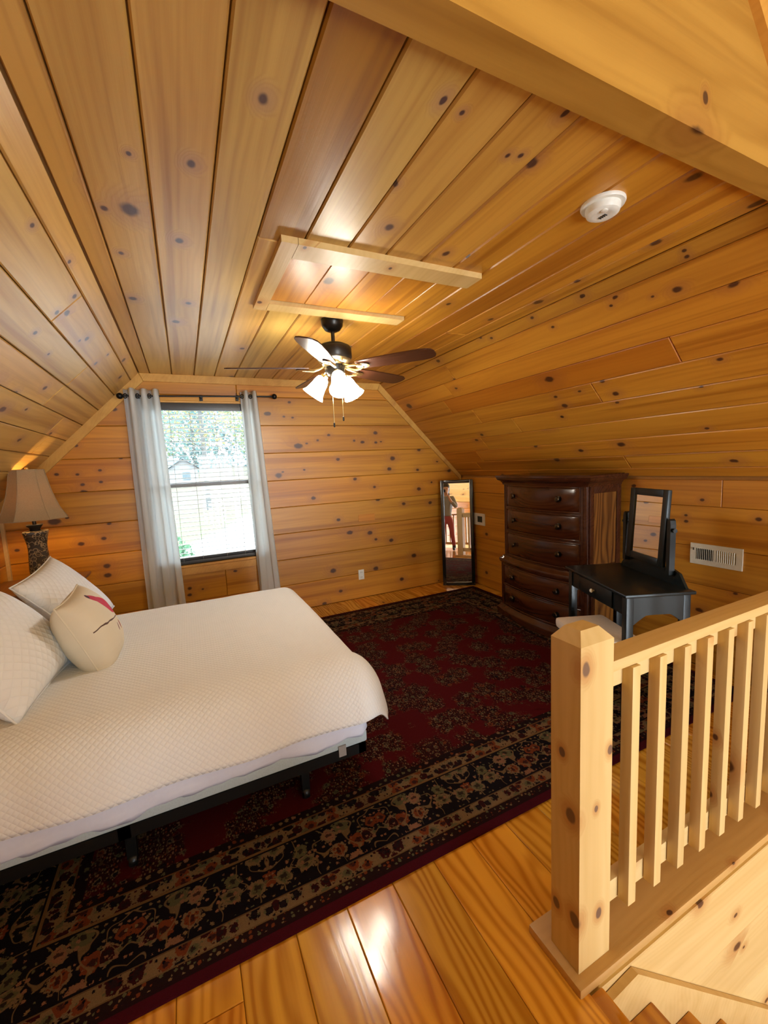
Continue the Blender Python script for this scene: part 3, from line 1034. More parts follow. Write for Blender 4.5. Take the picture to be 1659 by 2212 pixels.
# ---- blind
BY0, BY1 = WY0 + 0.017, WY1 - 0.017
blind = empty('window_blind', (XG + 0.03, (BY0 + BY1) / 2, WZ0), 'white slatted venetian blind with a black headrail hanging in the window', 'blind')
box('headrail', XG + 0.003, XG + 0.055, BY0, BY1, WZ1 - 0.085, WZ1 - 0.016, M['sash'], blind, bev=0.004)
sl_me = None
nsl = 33
zs0, zs1 = WZ0 + 0.075, WZ1 - 0.125
for k in range(nsl):
    z = zs0 + (zs1 - zs0) * k / (nsl - 1)
    if sl_me is None:
        bm = bmesh.new()
        prof = [(-0.024, -0.0022), (0.0, -0.0005), (0.024, -0.0022), (0.024, 0.0018), (0.0, 0.0036), (-0.024, 0.0018)]
        bm_prism(bm, prof, 'y', -(BY1 - BY0) / 2 + 0.004, (BY1 - BY0) / 2 - 0.004)
        bmesh.ops.recalc_face_normals(bm, faces=bm.faces)
        sl_me = bpy.data.meshes.new('slat')
        bm.to_mesh(sl_me)
        bm.free()
        sl_me.materials.append(M['slat'])
    o = bpy.data.objects.new('slat', sl_me)
    COL.objects.link(o)
    o.parent = blind
    o.location = (0, 0, z - WZ0)
    o.rotation_euler = (0, math.radians(6), 0)
box('bottom_rail', XG + 0.008, XG + 0.052, BY0, BY1, WZ0 + 0.012, WZ0 + 0.045, M['sash'], blind, bev=0.003)
for yy in (-0.50, -0.325, -0.10, 0.075):
    tube('ladder_cord', [(XG + 0.006, yy, WZ0 + 0.04), (XG + 0.006, yy, WZ1 - 0.08)], 0.0016, M['cord'], blind, 6)

# ---- curtain rod and curtains
rod = empty('curtain_rod', (XG - 0.075, -0.22, 2.275), 'black curtain rod with round ball finials above the window', 'curtain rod')
tube('rod', [(XG - 0.075, 0.44, 2.262), (XG - 0.075, -0.885, 2.292)], 0.0075, M['iron'], rod, 10)
for yy, zz in ((0.445, 2.262), (-0.90, 2.292)):
    bm = bmesh.new()
    bmesh.ops.create_uvsphere(bm, u_segments=20, v_segments=12, radius=0.027, matrix=Matrix.Translation((XG - 0.075, yy, zz)))
    from_bm('finial', bm, M['iron'], rod, smooth='all')
for yy, zz in ((0.30, 2.265), (-0.215, 2.277), (-0.545, 2.284)):
    bm = bmesh.new()
    bm_box(bm, XG - 0.085, XG - 0.018, yy - 0.006, yy + 0.006, zz - 0.016, zz - 0.006)
    bm_box(bm, XG - 0.022, XG - 0.001, yy - 0.014, yy + 0.014, zz - 0.035, zz + 0.02, 0.002)
    from_bm('bracket', bm, M['iron'], rod)


def curtain(name, top0, top1, bot0, bot1, ztop, zbot, folds, label, ph):
    bm = bmesh.new()
    uvl = bm.loops.layers.uv.new('UVMap')
    nu, nv = folds * 14, 40
    grid = []
    for j in range(nv + 1):
        q = j / nv
        z = ztop + (zbot - ztop) * q
        row = []
        for i in range(nu + 1):
            s = i / nu
            y0 = top0 + (top1 - top0) * s
            y1 = bot0 + (bot1 - bot0) * s
            amp = 0.034 * (1 - q) ** 1.2 + 0.022 + 0.010 * math.sin(3 * q + s * 4)
            a = 2 * PI * folds * s + ph + 0.8 * q * math.sin(5 * s + ph)
            x = XG - 0.075 + amp * math.sin(a) * (0.85 + 0.15 * math.sin(9 * s))
            y = y0 + (y1 - y0) * q + 0.012 * math.sin(a * 2) * (0.3 + q)
            row.append(bm.verts.new((min(x, XG - 0.024), y, z)))
        grid.append(row)
    for j in range(nv):
        for i in range(nu):
            f = bm.faces.new((grid[j][i], grid[j][i + 1], grid[j + 1][i + 1], grid[j + 1][i]))
            for l, (a, b) in zip(f.loops, ((i, j), (i + 1, j), (i + 1, j + 1), (i, j + 1))):
                l[uvl].uv = (a / nu * 1.1, b / nv * 2.1)
    o = from_bm(name, bm, M['curtain'], smooth='all')
    tag(o, label, 'curtain', 'white window curtains')
    md = o.modifiers.new('thickness', 'SOLIDIFY')
    md.thickness = 0.0016
    # grommets where the cloth crosses the rod
    for k in range(folds * 2):
        s = (k + 0.25 - ph / PI / 2 * 0) / (folds * 2)
        yy = top0 + (top1 - top0) * s
        zz = 2.262 + (0.44 - yy) * (0.03 / 1.325)
        pts = [(XG - 0.075 + 0.019 * math.cos(t) * 0.5, yy + 0.019 * math.cos(t) * 0.8, zz + 0.019 * math.sin(t)) for t in [2 * PI * q / 14 for q in range(14)]]
        tube('grommet', pts, 0.0045, M['iron'], o, 6, True)
    return o


curtain('curtain', 0.415, 0.135, 0.40, 0.10, 2.325, 0.12, 3, 'sheer white grommet curtain hanging on the lamp side of the window', 0.4)
curtain('curtain', -0.575, -0.735, -0.60, -0.83, 2.335, 0.12, 2, 'narrow sheer white grommet curtain on the side of the window nearer the mirror', 1.2)

# ================================================================== HATCH, FAN, DETECTOR
hatch = empty('attic_hatch', (2.1, -0.95, ZC), 'attic hatch cover framed by pale pine boards in the ceiling above the fan', 'hatch')
zz0, zz1 = ZC - 0.026, ZC
for poly, tn in (([(1.745, -0.505), (1.745, -1.435), (1.868, -1.435), (1.868, -0.505)], (1.02, 1.0, 0.92, 0.2)),
                 ([(1.745, -0.435), (1.745, -0.503), (1.80, -0.503), (2.50, -0.503), (2.50, -0.435)], (1.0, 0.97, 0.93, 0.2)),
                 ([(2.395, -0.505), (2.395, -1.345), (2.495, -1.345), (2.495, -0.505)], (1.02, 1.0, 0.92, 0.2))):
    bm = bmesh.new()
    bm_prism(bm, poly, 'z', zz0, zz1)
    bmesh.ops.recalc_face_normals(bm, faces=bm.faces)
    o = from_bm('frame_board', bm, M['rail'], hatch, color=tn)
plank(hatch, (0, 0, ZC - 0.006), (1, 0, 0), (0, 0, -1), rect(1.87, 2.393, 0.506, 0.70), M['panel'], (1.05, 1.02, 0.95), 0.45, depth=0.005, bev=0.003, name='hatch_board')
for a, b in ((0.70, 0.89), (0.89, 1.08), (1.08, 1.27), (1.27, 1.345)):
    plank(hatch, (0, 0, ZC - 0.006), (1, 0, 0), (0, 0, -1), rect(1.87, 2.393, a, b), M['panel'], tint(0.06), 0.45, depth=0.005, bev=0.003, name='hatch_board')

FX, FY = 2.60, -0.935
fan = empty('ceiling_fan', (FX, FY, 2.0), 'dark bronze ceiling fan with five blades and three lit glass shades', 'ceiling fan')
lathe('canopy', [(0.070, 2.48), (0.070, 2.468), (0.066, 2.44), (0.048, 2.415), (0.024, 2.405)], M['fan_metal'], fan, (FX, FY, 0))
lathe('downrod', [(0.012, 2.41), (0.012, 2.345), (0.022, 2.342), (0.022, 2.325)], M['fan_metal'], fan, (FX, FY, 0), 16)
lathe('motor_housing', [(0.03, 2.335), (0.075, 2.328), (0.108, 2.312), (0.114, 2.30), (0.114, 2.245), (0.104, 2.232)], M['fan_metal'], fan, (FX, FY, 0), 48)
lathe('motor_band', [(0.106, 2.233), (0.098, 2.222), (0.070, 2.21), (0.066, 2.20)], M['brass'], fan, (FX, FY, 0), 48)
lathe('switch_cup', [(0.064, 2.202), (0.064, 2.16), (0.050, 2.135), (0.03, 2.128)], M['fan_metal'], fan, (FX, FY, 0), 32)
ZB = 2.18
for k in range(5):
    a = math.radians(4 + 72 * k)
    rot = Matrix.Translation((FX, FY, ZB)) @ Matrix.Rotation(a, 4, 'Z')
    tilt = Matrix.Rotation(math.radians(-12), 4, 'X')
    bm = bmesh.new()
    outl = []
    st = [(0.165, 0.040), (0.19, 0.052), (0.30, 0.061), (0.45, 0.066), (0.58, 0.066), (0.63, 0.060), (0.66, 0.045), (0.672, 0.022)]
    pts = [(r, w) for r, w in st] + [(r, -w) for r, w in st[::-1]]
    top = [bm.verts.new((r, w, 0.004)) for r, w in pts]
    bot = [bm.verts.new((r, w, -0.003)) for r, w in pts]
    bm.faces.new(top)
    bm.faces.new(bot[::-1])
    for i in range(len(pts)):
        j = (i + 1) % len(pts)
        bm.faces.new((top[i], bot[i], bot[j], top[j]))
    bmesh.ops.recalc_face_normals(bm, faces=bm.faces)
    me = bpy.data.meshes.new('blade')
    bm.to_mesh(me)
    bm.free()
    me.materials.append(M['blade'])
    o = bpy.data.objects.new('blade', me)
    COL.objects.link(o)
    o.parent = fan
    o.matrix_local = Matrix.Translation(-Vector(fan.location)) @ rot @ tilt
    o.color = (1, 1, 1, 0)
    # blade iron: two curved arms and a plate under the blade root
    bm = bmesh.new()
    for s in (-1, 1):
        bm_tube(bm, [(0.070, s * 0.012, 0.012), (0.10, s * 0.026, -0.004), (0.135, s * 0.036, -0.014), (0.17, s * 0.030, -0.012), (0.205, s * 0.014, -0.009)], 0.008, 8)
    r0 = bmesh.ops.create_cone(bm, cap_ends=True, segments=20, radius1=0.030, radius2=0.026, depth=0.008, matrix=Matrix.Translation((0.205, 0, -0.008)))
    for v in r0['verts']:
        v.co.x = 0.205 + (v.co.x - 0.205) * 1.5
    bm.verts.ensure_lookup_table()
    bmesh.ops.transform(bm, matrix=rot @ tilt, verts=bm.verts)
    iron = from_bm('blade_iron', bm, M['brass'], fan, smooth=True)
for k in range(3):
    a = math.radians(172 + 120 * k)
    dirv = Vector((math.cos(a), math.sin(a), 0))
    tip = Vector((FX, FY, 2.145)) + dirv * 0.058
    arm = tube('lamp_arm', [Vector((FX, FY, 2.15)) + dirv * 0.03, tip, tip + dirv * 0.018 + Vector((0, 0, -0.014))], 0.011, M['brass'], fan, 10)
    ax = (dirv * 0.62 + Vector((0, 0, -0.78))).normalized()
    q = Vector((0, 0, 1)).rotation_difference(ax).to_matrix().to_4x4()
    base = tip + dirv * 0.016 + Vector((0, 0, -0.012))
    prof = [(0.022, 0.0), (0.036, 0.012), (0.045, 0.040), (0.050, 0.075), (0.060, 0.115), (0.074, 0.140)]
    bm = bmesh.new()
    rings = []
    for r, z in prof:
        rings.append([bm.verts.new(base + (q @ Vector((r * math.cos(2 * PI * i / 32), r * math.sin(2 * PI * i / 32), z)))) for i in range(32)])
    for A, B in zip(rings[:-1], rings[1:]):
        for i in range(32):
            j = (i + 1) % 32
            bm.faces.new((A[i], A[j], B[j], B[i]))
    cv = bm.verts.new(base + (q @ Vector((0, 0, 0.130))))
    for i in range(32):
        bm.faces.new((rings[-1][i], rings[-1][(i + 1) % 32], cv))
    from_bm('glass_shade', bm, M['lit_glass'], fan, smooth='all')
    lathe('shade_collar', [(0.024, -0.012), (0.026, 0.0), (0.024, 0.010)], M['brass'], fan, base, 20, q)
for dx, dy, zb in ((-0.03, 0.035, 1.835), (-0.03, -0.03, 1.875)):
    ch = tube('pull_chain', [(FX + dx, FY + dy, 2.14), (FX + dx, FY + dy, zb)], 0.0022, M['brass'], fan, 6)
    lathe('pull_fob', [(0.003, 0.0), (0.006, -0.004), (0.006, -0.026), (0.003, -0.03)], M['fan_metal'], ch, (FX + dx, FY + dy, zb), 12)

sd = empty('smoke_detector', (1.125, -1.50, ZC), 'round white smoke detector on the flat ceiling', 'smoke detector')
lathe('base_plate', [(0.076, ZC), (0.077, ZC - 0.006), (0.074, ZC - 0.012), (0.062, ZC - 0.013)], M['white'], sd, (1.125, -1.50, 0), 48)
lathe('cover', [(0.060, ZC - 0.012), (0.060, ZC - 0.024), (0.056, ZC - 0.036), (0.044, ZC - 0.043), (0.030, ZC - 0.041), (0.012, ZC - 0.041)], M['white'], sd, (1.125, -1.50, 0), 48)
for k in range(4):
    box('sounder_slot', 1.115 + 0.008 * k, 1.1175 + 0.008 * k, -1.512, -1.498, ZC - 0.0445, ZC - 0.0405, M['dark'], sd)
lathe('test_button', [(0.012, ZC - 0.040), (0.012, ZC - 0.045), (0.010, ZC - 0.046)], M['white'], sd, (1.10, -1.475, 0), 20)

# ================================================================== WALL FITTINGS
ot = empty('wall_outlet', (XG, -1.772, 0.28), 'small white duplex outlet low on the gable wall past the bed foot', 'outlet')
box('cover_plate', XG - 0.007, XG - 0.0005, -1.808, -1.737, 0.222, 0.340, M['white'], ot, bev=0.003)
for zz in (0.252, 0.310):
    box('receptacle', XG - 0.010, XG - 0.006, -1.790, -1.755, zz - 0.017, zz + 0.017, M['white'], ot, bev=0.002)
    for yy in (-1.780, -1.766):
        box('slot', XG - 0.0106, XG - 0.0098, yy - 0.0015, yy + 0.0015, zz - 0.006, zz + 0.006, M['dark'], ot)

th = empty('thermostat_plate', (4.055, YR, 0.83), 'white wall plate with a dark square window between mirror and dresser', 'thermostat')
box('plate', 3.955, 4.17, YR + 0.0005, YR + 0.012, 0.757, 0.903, M['white'], th, bev=0.004)
box('display', 4.00, 4.085, YR + 0.011, YR + 0.015, 0.795, 0.868, M['screen'], th, bev=0.001)

rg = empty('wall_register', (1.535, YR, 0.82), 'white metal air register with two banks of louvres on the knee wall', 'register')
bm = bmesh.new()
x0, x1, z0, z1 = 1.379, 1.69, 0.747, 0.895
ya, yb = YR + 0.0005, YR + 0.010
bm_box(bm, x0, x1, ya, yb, z1 - 0.035, z1, 0.002)
bm_box(bm, x0, x1, ya, yb, z0, z0 + 0.035, 0.002)
bm_box(bm, x0, x0 + 0.036, ya, yb, z0 + 0.0351, z1 - 0.0351)
bm_box(bm, x1 - 0.036, x1, ya, yb, z0 + 0.0351, z1 - 0.0351)
bm_box(bm, 1.528, 1.546, ya, yb, z0 + 0.0351, z1 - 0.0351)
from_bm('face_plate', bm, M['grey_metal'], rg)
box('duct_opening', x0 + 0.03, x1 - 0.03, YR + 0.0003, YR + 0.0012, z0 + 0.03, z1 - 0.03, M['dark'], rg)
for bank, (s, e, ang) in enumerate(((1.548, 1.652, 25), (1.418, 1.526, -35))):
    for k in range(9):
        xx = s + (e - s) * (k + 0.5) / 9
        bm = bmesh.new()
        bm_box(bm, -0.0012, 0.0012, -0.005, 0.005, -0.042, 0.042)
        bmesh.ops.transform(bm, matrix=Matrix.Translation((xx, YR + 0.0065, 0.821)) @ Matrix.Rotation(math.radians(ang), 4, 'Z'), verts=bm.verts)
        from_bm('louvre', bm, M['grey_metal'], rg)
for kx in range(2):
    box('damper_bar', 1.42, 1.524, YR + 0.0012, YR + 0.0024, 0.803 + 0.03 * kx, 0.809 + 0.03 * kx, M['grey_metal'], rg)
box('lever', 1.666, 1.670, YR + 0.009, YR + 0.016, 0.845, 0.862, M['dark'], rg)

# ================================================================== RUG
bm = bmesh.new()
RX0, RX1, RY0, RY1 = 1.257, 4.047, -3.10, 0.95
bm_box(bm, RX0, RX1, RY0, RY1, 0.0005, 0.011, 0.004)
rug = from_bm('persian_rug', bm, M['rug'], smooth=True)
tag(rug, 'large dark red persian rug with floral borders under the bed and dresser', 'rug')

# ================================================================== BED
bed = empty('bed', (2.44, 0.3, 0), 'low queen bed on a black metal frame with its head at the knee wall', 'bed')
BX0, BX1, BYF, BYH = 1.685, 3.215, -0.685, 1.345
rail = bmesh.new()
for a in ((BX0 + 0.01, BX0 + 0.045, BYF + 0.03, BYH), (BX1 - 0.045, BX1 - 0.01, BYF + 0.03, BYH), (BX0 + 0.01, BX1 - 0.01, BYF + 0.03, BYF + 0.065), (BX0 + 0.01, BX1 - 0.01, BYH - 0.04, BYH), (BX0 + 0.01, BX1 - 0.01, 0.3, 0.34)):
    bm_box(rail, a[0], a[1], a[2], a[3], 0.215, 0.262)
from_bm('frame', rail, M['iron'], bed)
for xx in (1.80, 3.10, 2.45):
    for yy in (-0.38, 0.32, 1.15):
        bm = bmesh.new()
        bm_box(bm, xx - 0.018, xx + 0.018, yy - 0.018, yy + 0.018, 0.055, 0.22)
        leg = from_bm('leg', bm, M['iron'], bed)
        lathe('caster', [(0.026, -0.014), (0.030, -0.006), (0.030, 0.006), (0.026, 0.014)], M['iron'], leg, (xx, yy, 0.043), 16, Matrix.Rotation(PI / 2, 4, 'X'))
bx = bmesh.new()
bm_box(bx, BX0 + 0.012, BX1 - 0.012, BYF + 0.02, BYH, 0.262, 0.32, 0.012)
from_bm('foundation', bx, M['pad'], bed, smooth=True)
bx = bmesh.new()
bm_box(bx, BX0 + 0.02, BX1 - 0.02, BYF + 0.02, BYH, 0.32, 0.54, 0.07)
from_bm('mattress', bx, M['plainpillow'], bed, smooth=True)
box('label_tab', BX0 + 0.004, BX0 + 0.012, BYF + 0.13, BYF + 0.165, 0.235, 0.285, M['vinyl'], bed)

# fitted sheet: a skirt round the mattress with a wavy elastic hem
bm = bmesh.new()
uvl = bm.loops.layers.uv.new('UVMap')


def rr_path(x0, x1, y0, y1, r, n=10, step=0.05):
    pts = []
    def line(a, b):
        L = (Vector(b) - Vector(a)).length
        k = max(1, int(L / step))
        for i in range(k):
            pts.append(Vector(a).lerp(Vector(b), i / k))
    def arc(cx, cy, a0, a1):
        for i in range(n):
            a = a0 + (a1 - a0) * i / n
            pts.append(Vector((cx + r * math.cos(a), cy + r * math.sin(a))))
    line((x0, y1), (x0, y0 + r))
    arc(x0 + r, y0 + r, PI, 1.5 * PI)
    line((x0 + r, y0), (x1 - r, y0))
    arc(x1 - r, y0 + r, 1.5 * PI, 2 * PI)
    line((x1, y0 + r), (x1, y1))
    pts.append(Vector((x1, y1)))
    return pts


path = rr_path(BX0, BX1, BYF, BYH, 0.07)
rows = []
NZ = 8
Ls = 0
for i, p in enumerate(path):
    if i:
        Ls += (p - path[i - 1]).length
    q = path[min(i + 1, len(path) - 1)] - path[max(i - 1, 0)]
    q.normalize()
    nrm = Vector((q.y, -q.x)) * -1.0
    c = Vector(((BX0 + BX1) / 2, (BYF + BYH) / 2))
    if (p - c).dot(nrm) < 0:
        nrm = -nrm
    col = []
    hem = 0.292 + 0.012 * math.sin(Ls * 5.3) + 0.006 * math.sin(Ls * 17) + (0.012 if p.y < -0.55 else 0)
    for k in range(NZ + 1):
        z = hem + (0.475 - hem) * k / NZ
        w = 0.006 * math.sin(Ls * 26 + k * 0.9) * (1 - k / NZ) + 0.004 * math.sin(Ls * 61 + k * 2.0) * (1 - k / NZ)
        tuck = -0.014 if k == 0 else 0.0
        col.append(bm.verts.new((p.x + nrm.x * (w + tuck), p.y + nrm.y * (w + tuck), z)))
    rows.append((col, Ls))
for (A, la), (B, lb) in zip(rows[:-1], rows[1:]):
    for k in range(NZ):
        f = bm.faces.new((A[k], B[k], B[k + 1], A[k + 1]))
        for l, uv in zip(f.loops, ((la, k), (lb, k), (lb, k + 1), (la, k + 1))):
            l[uvl].uv = (uv[0], uv[1] * 0.04)
sheet = from_bm('fitted_sheet', bm, M['sheet'], smooth='all')
tag(sheet, 'pale lavender fitted sheet showing below the white coverlet', 'sheet')
sm = sheet.modifiers.new('thickness', 'SOLIDIFY')
sm.thickness = 0.002

# quilted coverlet draped over the near side, far side and foot
ZT = 0.652


def drape(e, R, amax):
    L = R * amax
    if e <= 0:
        return 0.0, 0.0
    if e < L:
        a = e / R
        return R * math.sin(a), R * (1 - math.cos(a))
    return R * math.sin(amax) + (e - L) * math.cos(amax), R * (1 - math.cos(amax)) + (e - L) * math.sin(amax)


bm = bmesh.new()
uvl = bm.loops.layers.uv.new('UVMap')
qx0, qx1, qy0, qy1 = 1.865, 3.12, -0.600, 1.33
HN, HF, HS = 0.375, 0.35, 0.40
du = 0.022
nxs = int((qx1 - qx0 + HN + HS) / du)
nys = int((qy1 - qy0 + HF) / du)
grid = []
for j in range(nys + 1):
    t_ = qy0 - HF + (qy1 - qy0 + HF) * j / nys
    row = []
    for i in range(nxs + 1):
        s_ = qx0 - HN + (qx1 - qx0 + HN + HS) * i / nxs
        dsn = max(0.0, qx0 - s_)
        dsf = max(0.0, s_ - qx1)
        dt = max(0.0, qy0 - t_)
        x, y_, z = min(max(s_, qx0), qx1), max(t_, qy0), ZT
        ds = dsn if dsn > 0 else dsf
        sg = -1 if dsn > 0 else 1
        if ds > 0 or dt > 0:
            e = (ds ** 3.6 + dt ** 3.6) ** (1 / 3.6)
            hyp = math.hypot(ds, dt)
            wx, wy = ds / hyp, dt / hyp
            R = 0.205 * wx + 0.115 * wy if sg < 0 else 0.11
            am = math.radians(80) - 0.05 * wx * wy * 2
            out, dn = drape(e, R, am)
            x += sg * out * wx
            y_ -= out * wy
            z -= dn
            if e > 0.2:   # soft folds in the hanging cloth
                f_ = (e - 0.2) * 0.06 * (1 - 1.6 * wx * wy)
                ph = t_ * 9 if wx > wy else s_ * 9
                x += sg * -abs(wx) * f_ * math.sin(ph * 1.3)
                y_ -= wy * f_ * (math.sin(ph) + 1) * 0.8
        z += 0.006 * mnoise.noise(Vector((s_ * 2.2, t_ * 2.2, 0.3))) + 0.002 * mnoise.noise(Vector((s_ * 9, t_ * 9, 4)))
        z += 0.010 * math.exp(-((s_ - 2.5) / 0.7) ** 2)
        row.append((bm.verts.new((x, y_, z)), (s_, t_)))
    grid.append(row)
for j in range(nys):
    for i in range(nxs):
        q = (grid[j][i], grid[j][i + 1], grid[j + 1][i + 1], grid[j + 1][i])
        f = bm.faces.new([v for v, _ in q])
        for l, (_, uv) in zip(f.loops, q):
            l[uvl].uv = uv
quilt = from_bm('coverlet', bm, M['quilt'], smooth='all')
tag(quilt, 'white diamond-quilted coverlet spread over the bed', 'coverlet')
sm = quilt.modifiers.new('thickness', 'SOLIDIFY')
sm.thickness = 0.008


def pillow(name, w, h, t, loc, ux, uz, mat, label, cat='pillow', group=None, pinch=0.07, seam=0.012, bulge=0.48, sag=0.0):
    """cushion: ux along its width, uz up its height; the print side faces ux x uz"""
    ux = Vector(ux).normalized()
    uz = Vector(uz)
    uz = (uz - ux * uz.dot(ux)).normalized()
    un = ux.cross(uz)
    bm = bmesh.new()
    uvl = bm.loops.layers.uv.new('UVMap')
    n = 30
    faces = []
    sides = {}
    for sgn in (1, -1):
        g = []
        for j in range(n + 1):
            v = -1 + 2 * j / n
            row = []
            for i in range(n + 1):
                u = -1 + 2 * i / n
                px = w / 2 * u * (1 - pinch * (1 - v * v))
                pz = h / 2 * v * (1 - pinch * (1 - u * u))
                th = t / 2 * (max(0.0, (1 - abs(u) ** 2.4) * (1 - abs(v) ** 2.4))) ** bulge
                th *= 1 + 0.06 * mnoise.noise(Vector((u * 2, v * 2, sgn * 3 + w * 10)))
                pz -= sag * (1 - v) * 0.5 * (1 - u * u) * 0.1
                edge = i in (0, n) or j in (0, n)
                key = (i, j)
                if edge and key in sides:
                    row.append((sides[key], (px, pz)))
                    continue
                p = ux * px + uz * pz + un * (sgn * th)
                vt = bm.verts.new(Vector(loc) + p)
                if edge:
                    sides[key] = vt
                row.append((vt, (px, pz)))
            g.append(row)
        for j in range(n):
            for i in range(n):
                q = [g[j][i], g[j][i + 1], g[j + 1][i + 1], g[j + 1][i]]
                if sgn < 0:
                    q = q[::-1]
                f = bm.faces.new([a for a, _ in q])
                for l, (_, uv) in zip(f.loops, q):
                    l[uvl].uv = uv if sgn > 0 else (uv[0] + 3.0, uv[1] + 3.0)
    # piping along the seam
    ring = [sides[(i, 0)].co.copy() for i in range(n)] + [sides[(n, j)].co.copy() for j in range(n)] + [sides[(n - i, n)].co.copy() for i in range(n)] + [sides[(0, n - j)].co.copy() for j in range(n)]
    o = from_bm(name, bm, mat, smooth='all')
    tag(o, label, cat, group)
    if seam:
        tube('piping', ring[::2], seam * 0.35, mat, o, 6, True)
    return o


pillow('sleeping_pillow', 0.62, 0.42, 0.18, (2.85, 1.10, 0.76), (1, 0, 0), (0, 0.95, 0.42), M['plainpillow'], 'plain white pillow half hidden behind the farther quilted sham')
pillow('quilted_sham', 0.66, 0.50, 0.17, (2.97, 0.675, 0.850), (1, -0.02, 0.06), (0, 0.62, 0.80), M['sham'], 'white quilted sham pillow standing nearer the lamp', group='white quilted shams')
pillow('quilted_sham', 0.64, 0.50, 0.24, (2.24, 0.760, 0.848), (1, -0.10, 0.0), (0, 0.62, 0.80), M['sham'], 'white quilted sham pillow at the near side of the bed', group='white quilted shams')
pillow('bird_cushion', 0.39, 0.41, 0.23, (2.43, 0.490, 0.803), (1, -0.03, 0.04), (0.0, 0.36, 0.93), M['bird'], 'cream cushion printed with a red bird on a twig', 'cushion')

# ================================================================== NIGHTSTAND AND LAMP
ns = empty('nightstand', (3.98, 1.08, 0), 'brown wooden nightstand in the corner carrying the table lamp', 'nightstand')
NX0, NX1, NY0, NY1, NZ_ = 3.66, 4.25, 0.795, 1.375, 0.765
bm = bmesh.new()
bm_box(bm, NX0, NX1, NY0, NY1, NZ_ - 0.024, NZ_, 0.006)
from_bm('top', bm, M['nightstand'], ns, smooth=True)
bm = bmesh.new()
bm_box(bm, NX0 + 0.03, NX1 - 0.03, NY0 + 0.045, NY1 - 0.01, 0.50, NZ_ - 0.024, 0.003)
from_bm('case', bm, M['nightstand'], ns)
dr = box('drawer', NX0 + 0.07, NX1 - 0.07, NY0 + 0.030, NY0 + 0.05, 0.54, 0.71, M['nightstand'], ns, bev=0.004)
lathe('knob', [(0.006, 0), (0.006, 0.012), (0.014, 0.016), (0.014, 0.024), (0.006, 0.028)], M['knob'], dr, ((NX0 + NX1) / 2, NY0 + 0.03, 0.625), 16, Matrix.Rotation(PI / 2, 4, 'X'))
for xx in (NX0 + 0.055, NX1 - 0.055):
    for yy in (NY0 + 0.07, NY1 - 0.04):
        bm = bmesh.new()
        bm_tube(bm, [(xx, yy, 0.0 if yy > 0.95 else 0.0113), (xx, yy, 0.25), (xx, yy, 0.52)], [0.014, 0.019, 0.026], 4)
        from_bm('leg', bm, M['nightstand'], ns)
box('shelf', NX0 + 0.05, NX1 - 0.05, NY0 + 0.06, NY1 - 0.03, 0.18, 0.20, M['nightstand'], ns)

LX, LY = 3.98, 1.06
lamp = empty('table_lamp', (LX, LY, NZ_), 'lit table lamp with a scrolled bronze vase base and tan bell shade', 'lamp')
lb = NZ_ + 0.0008


def bm_square_loft(bm, secs, cx, cy, rotz, corner=0.25, n=8, cap=True):
    rings = []
    for hw, z in secs:
        ring = []
        for side in range(4):
            for k in range(n):
                a = -PI / 4 + PI / 2 * (k / n) + side * PI / 2
                c, s = math.cos(a), math.sin(a)
                p = 6.0 if corner < 0.2 else 4.0
                r = hw / (abs(c) ** p + abs(s) ** p) ** (1 / p)
                x, y = r * c, r * s
                ca, sa = math.cos(rotz), math.sin(rotz)
                ring.append(bm.verts.new((cx + x * ca - y * sa, cy + x * sa + y * ca, z)))
        rings.append(ring)
    m = len(rings[0])
    for A, B in zip(rings[:-1], rings[1:]):
        for i in range(m):
            j = (i + 1) % m
            bm.faces.new((A[i], A[j], B[j], B[i]))
    if cap:
        bm.faces.new(rings[0][::-1])
        bm.faces.new(rings[-1])
    return rings


LR = math.radians(12)
bm = bmesh.new()
bm_square_loft(bm, [(0.085, lb), (0.088, lb + 0.012), (0.072, lb + 0.03), (0.060, lb + 0.055)], LX, LY, LR)
from_bm('foot', bm, M['fan_metal'], lamp, smooth=True)
bm = bmesh.new()
secs = [(0.052, 0.055), (0.062, 0.075), (0.066, 0.10), (0.065, 0.16), (0.061, 0.22), (0.058, 0.27), (0.060, 0.31), (0.067, 0.35), (0.075, 0.385), (0.079, 0.40), (0.076, 0.408), (0.050, 0.412)]
bm_square_loft(bm, [(h, lb + z) for h, z in secs], LX, LY, LR, corner=0.1)
from_bm('vase_body', bm, M['vase'], lamp, smooth=True)
bm = bmesh.new()
bm_square_loft(bm, [(0.032, lb + 0.410), (0.034, lb + 0.43), (0.050, lb + 0.452), (0.050, lb + 0.458), (0.020, lb + 0.46)], LX, LY, LR)
from_bm('neck', bm, M['fan_metal'], lamp, smooth=True)
lathe('stem', [(0.013, lb + 0.458), (0.013, lb + 0.56), (0.018, lb + 0.565), (0.018, lb + 0.60)], M['fan_metal'], lamp, (LX, LY, 0), 16)
bm = bmesh.new()
bmesh.ops.create_uvsphere(bm, u_segments=20, v_segments=14, radius=0.034, matrix=Matrix.Translation((LX, LY, lb + 0.655)))
from_bm('bulb', bm, M['bulb'], lamp, smooth='all')
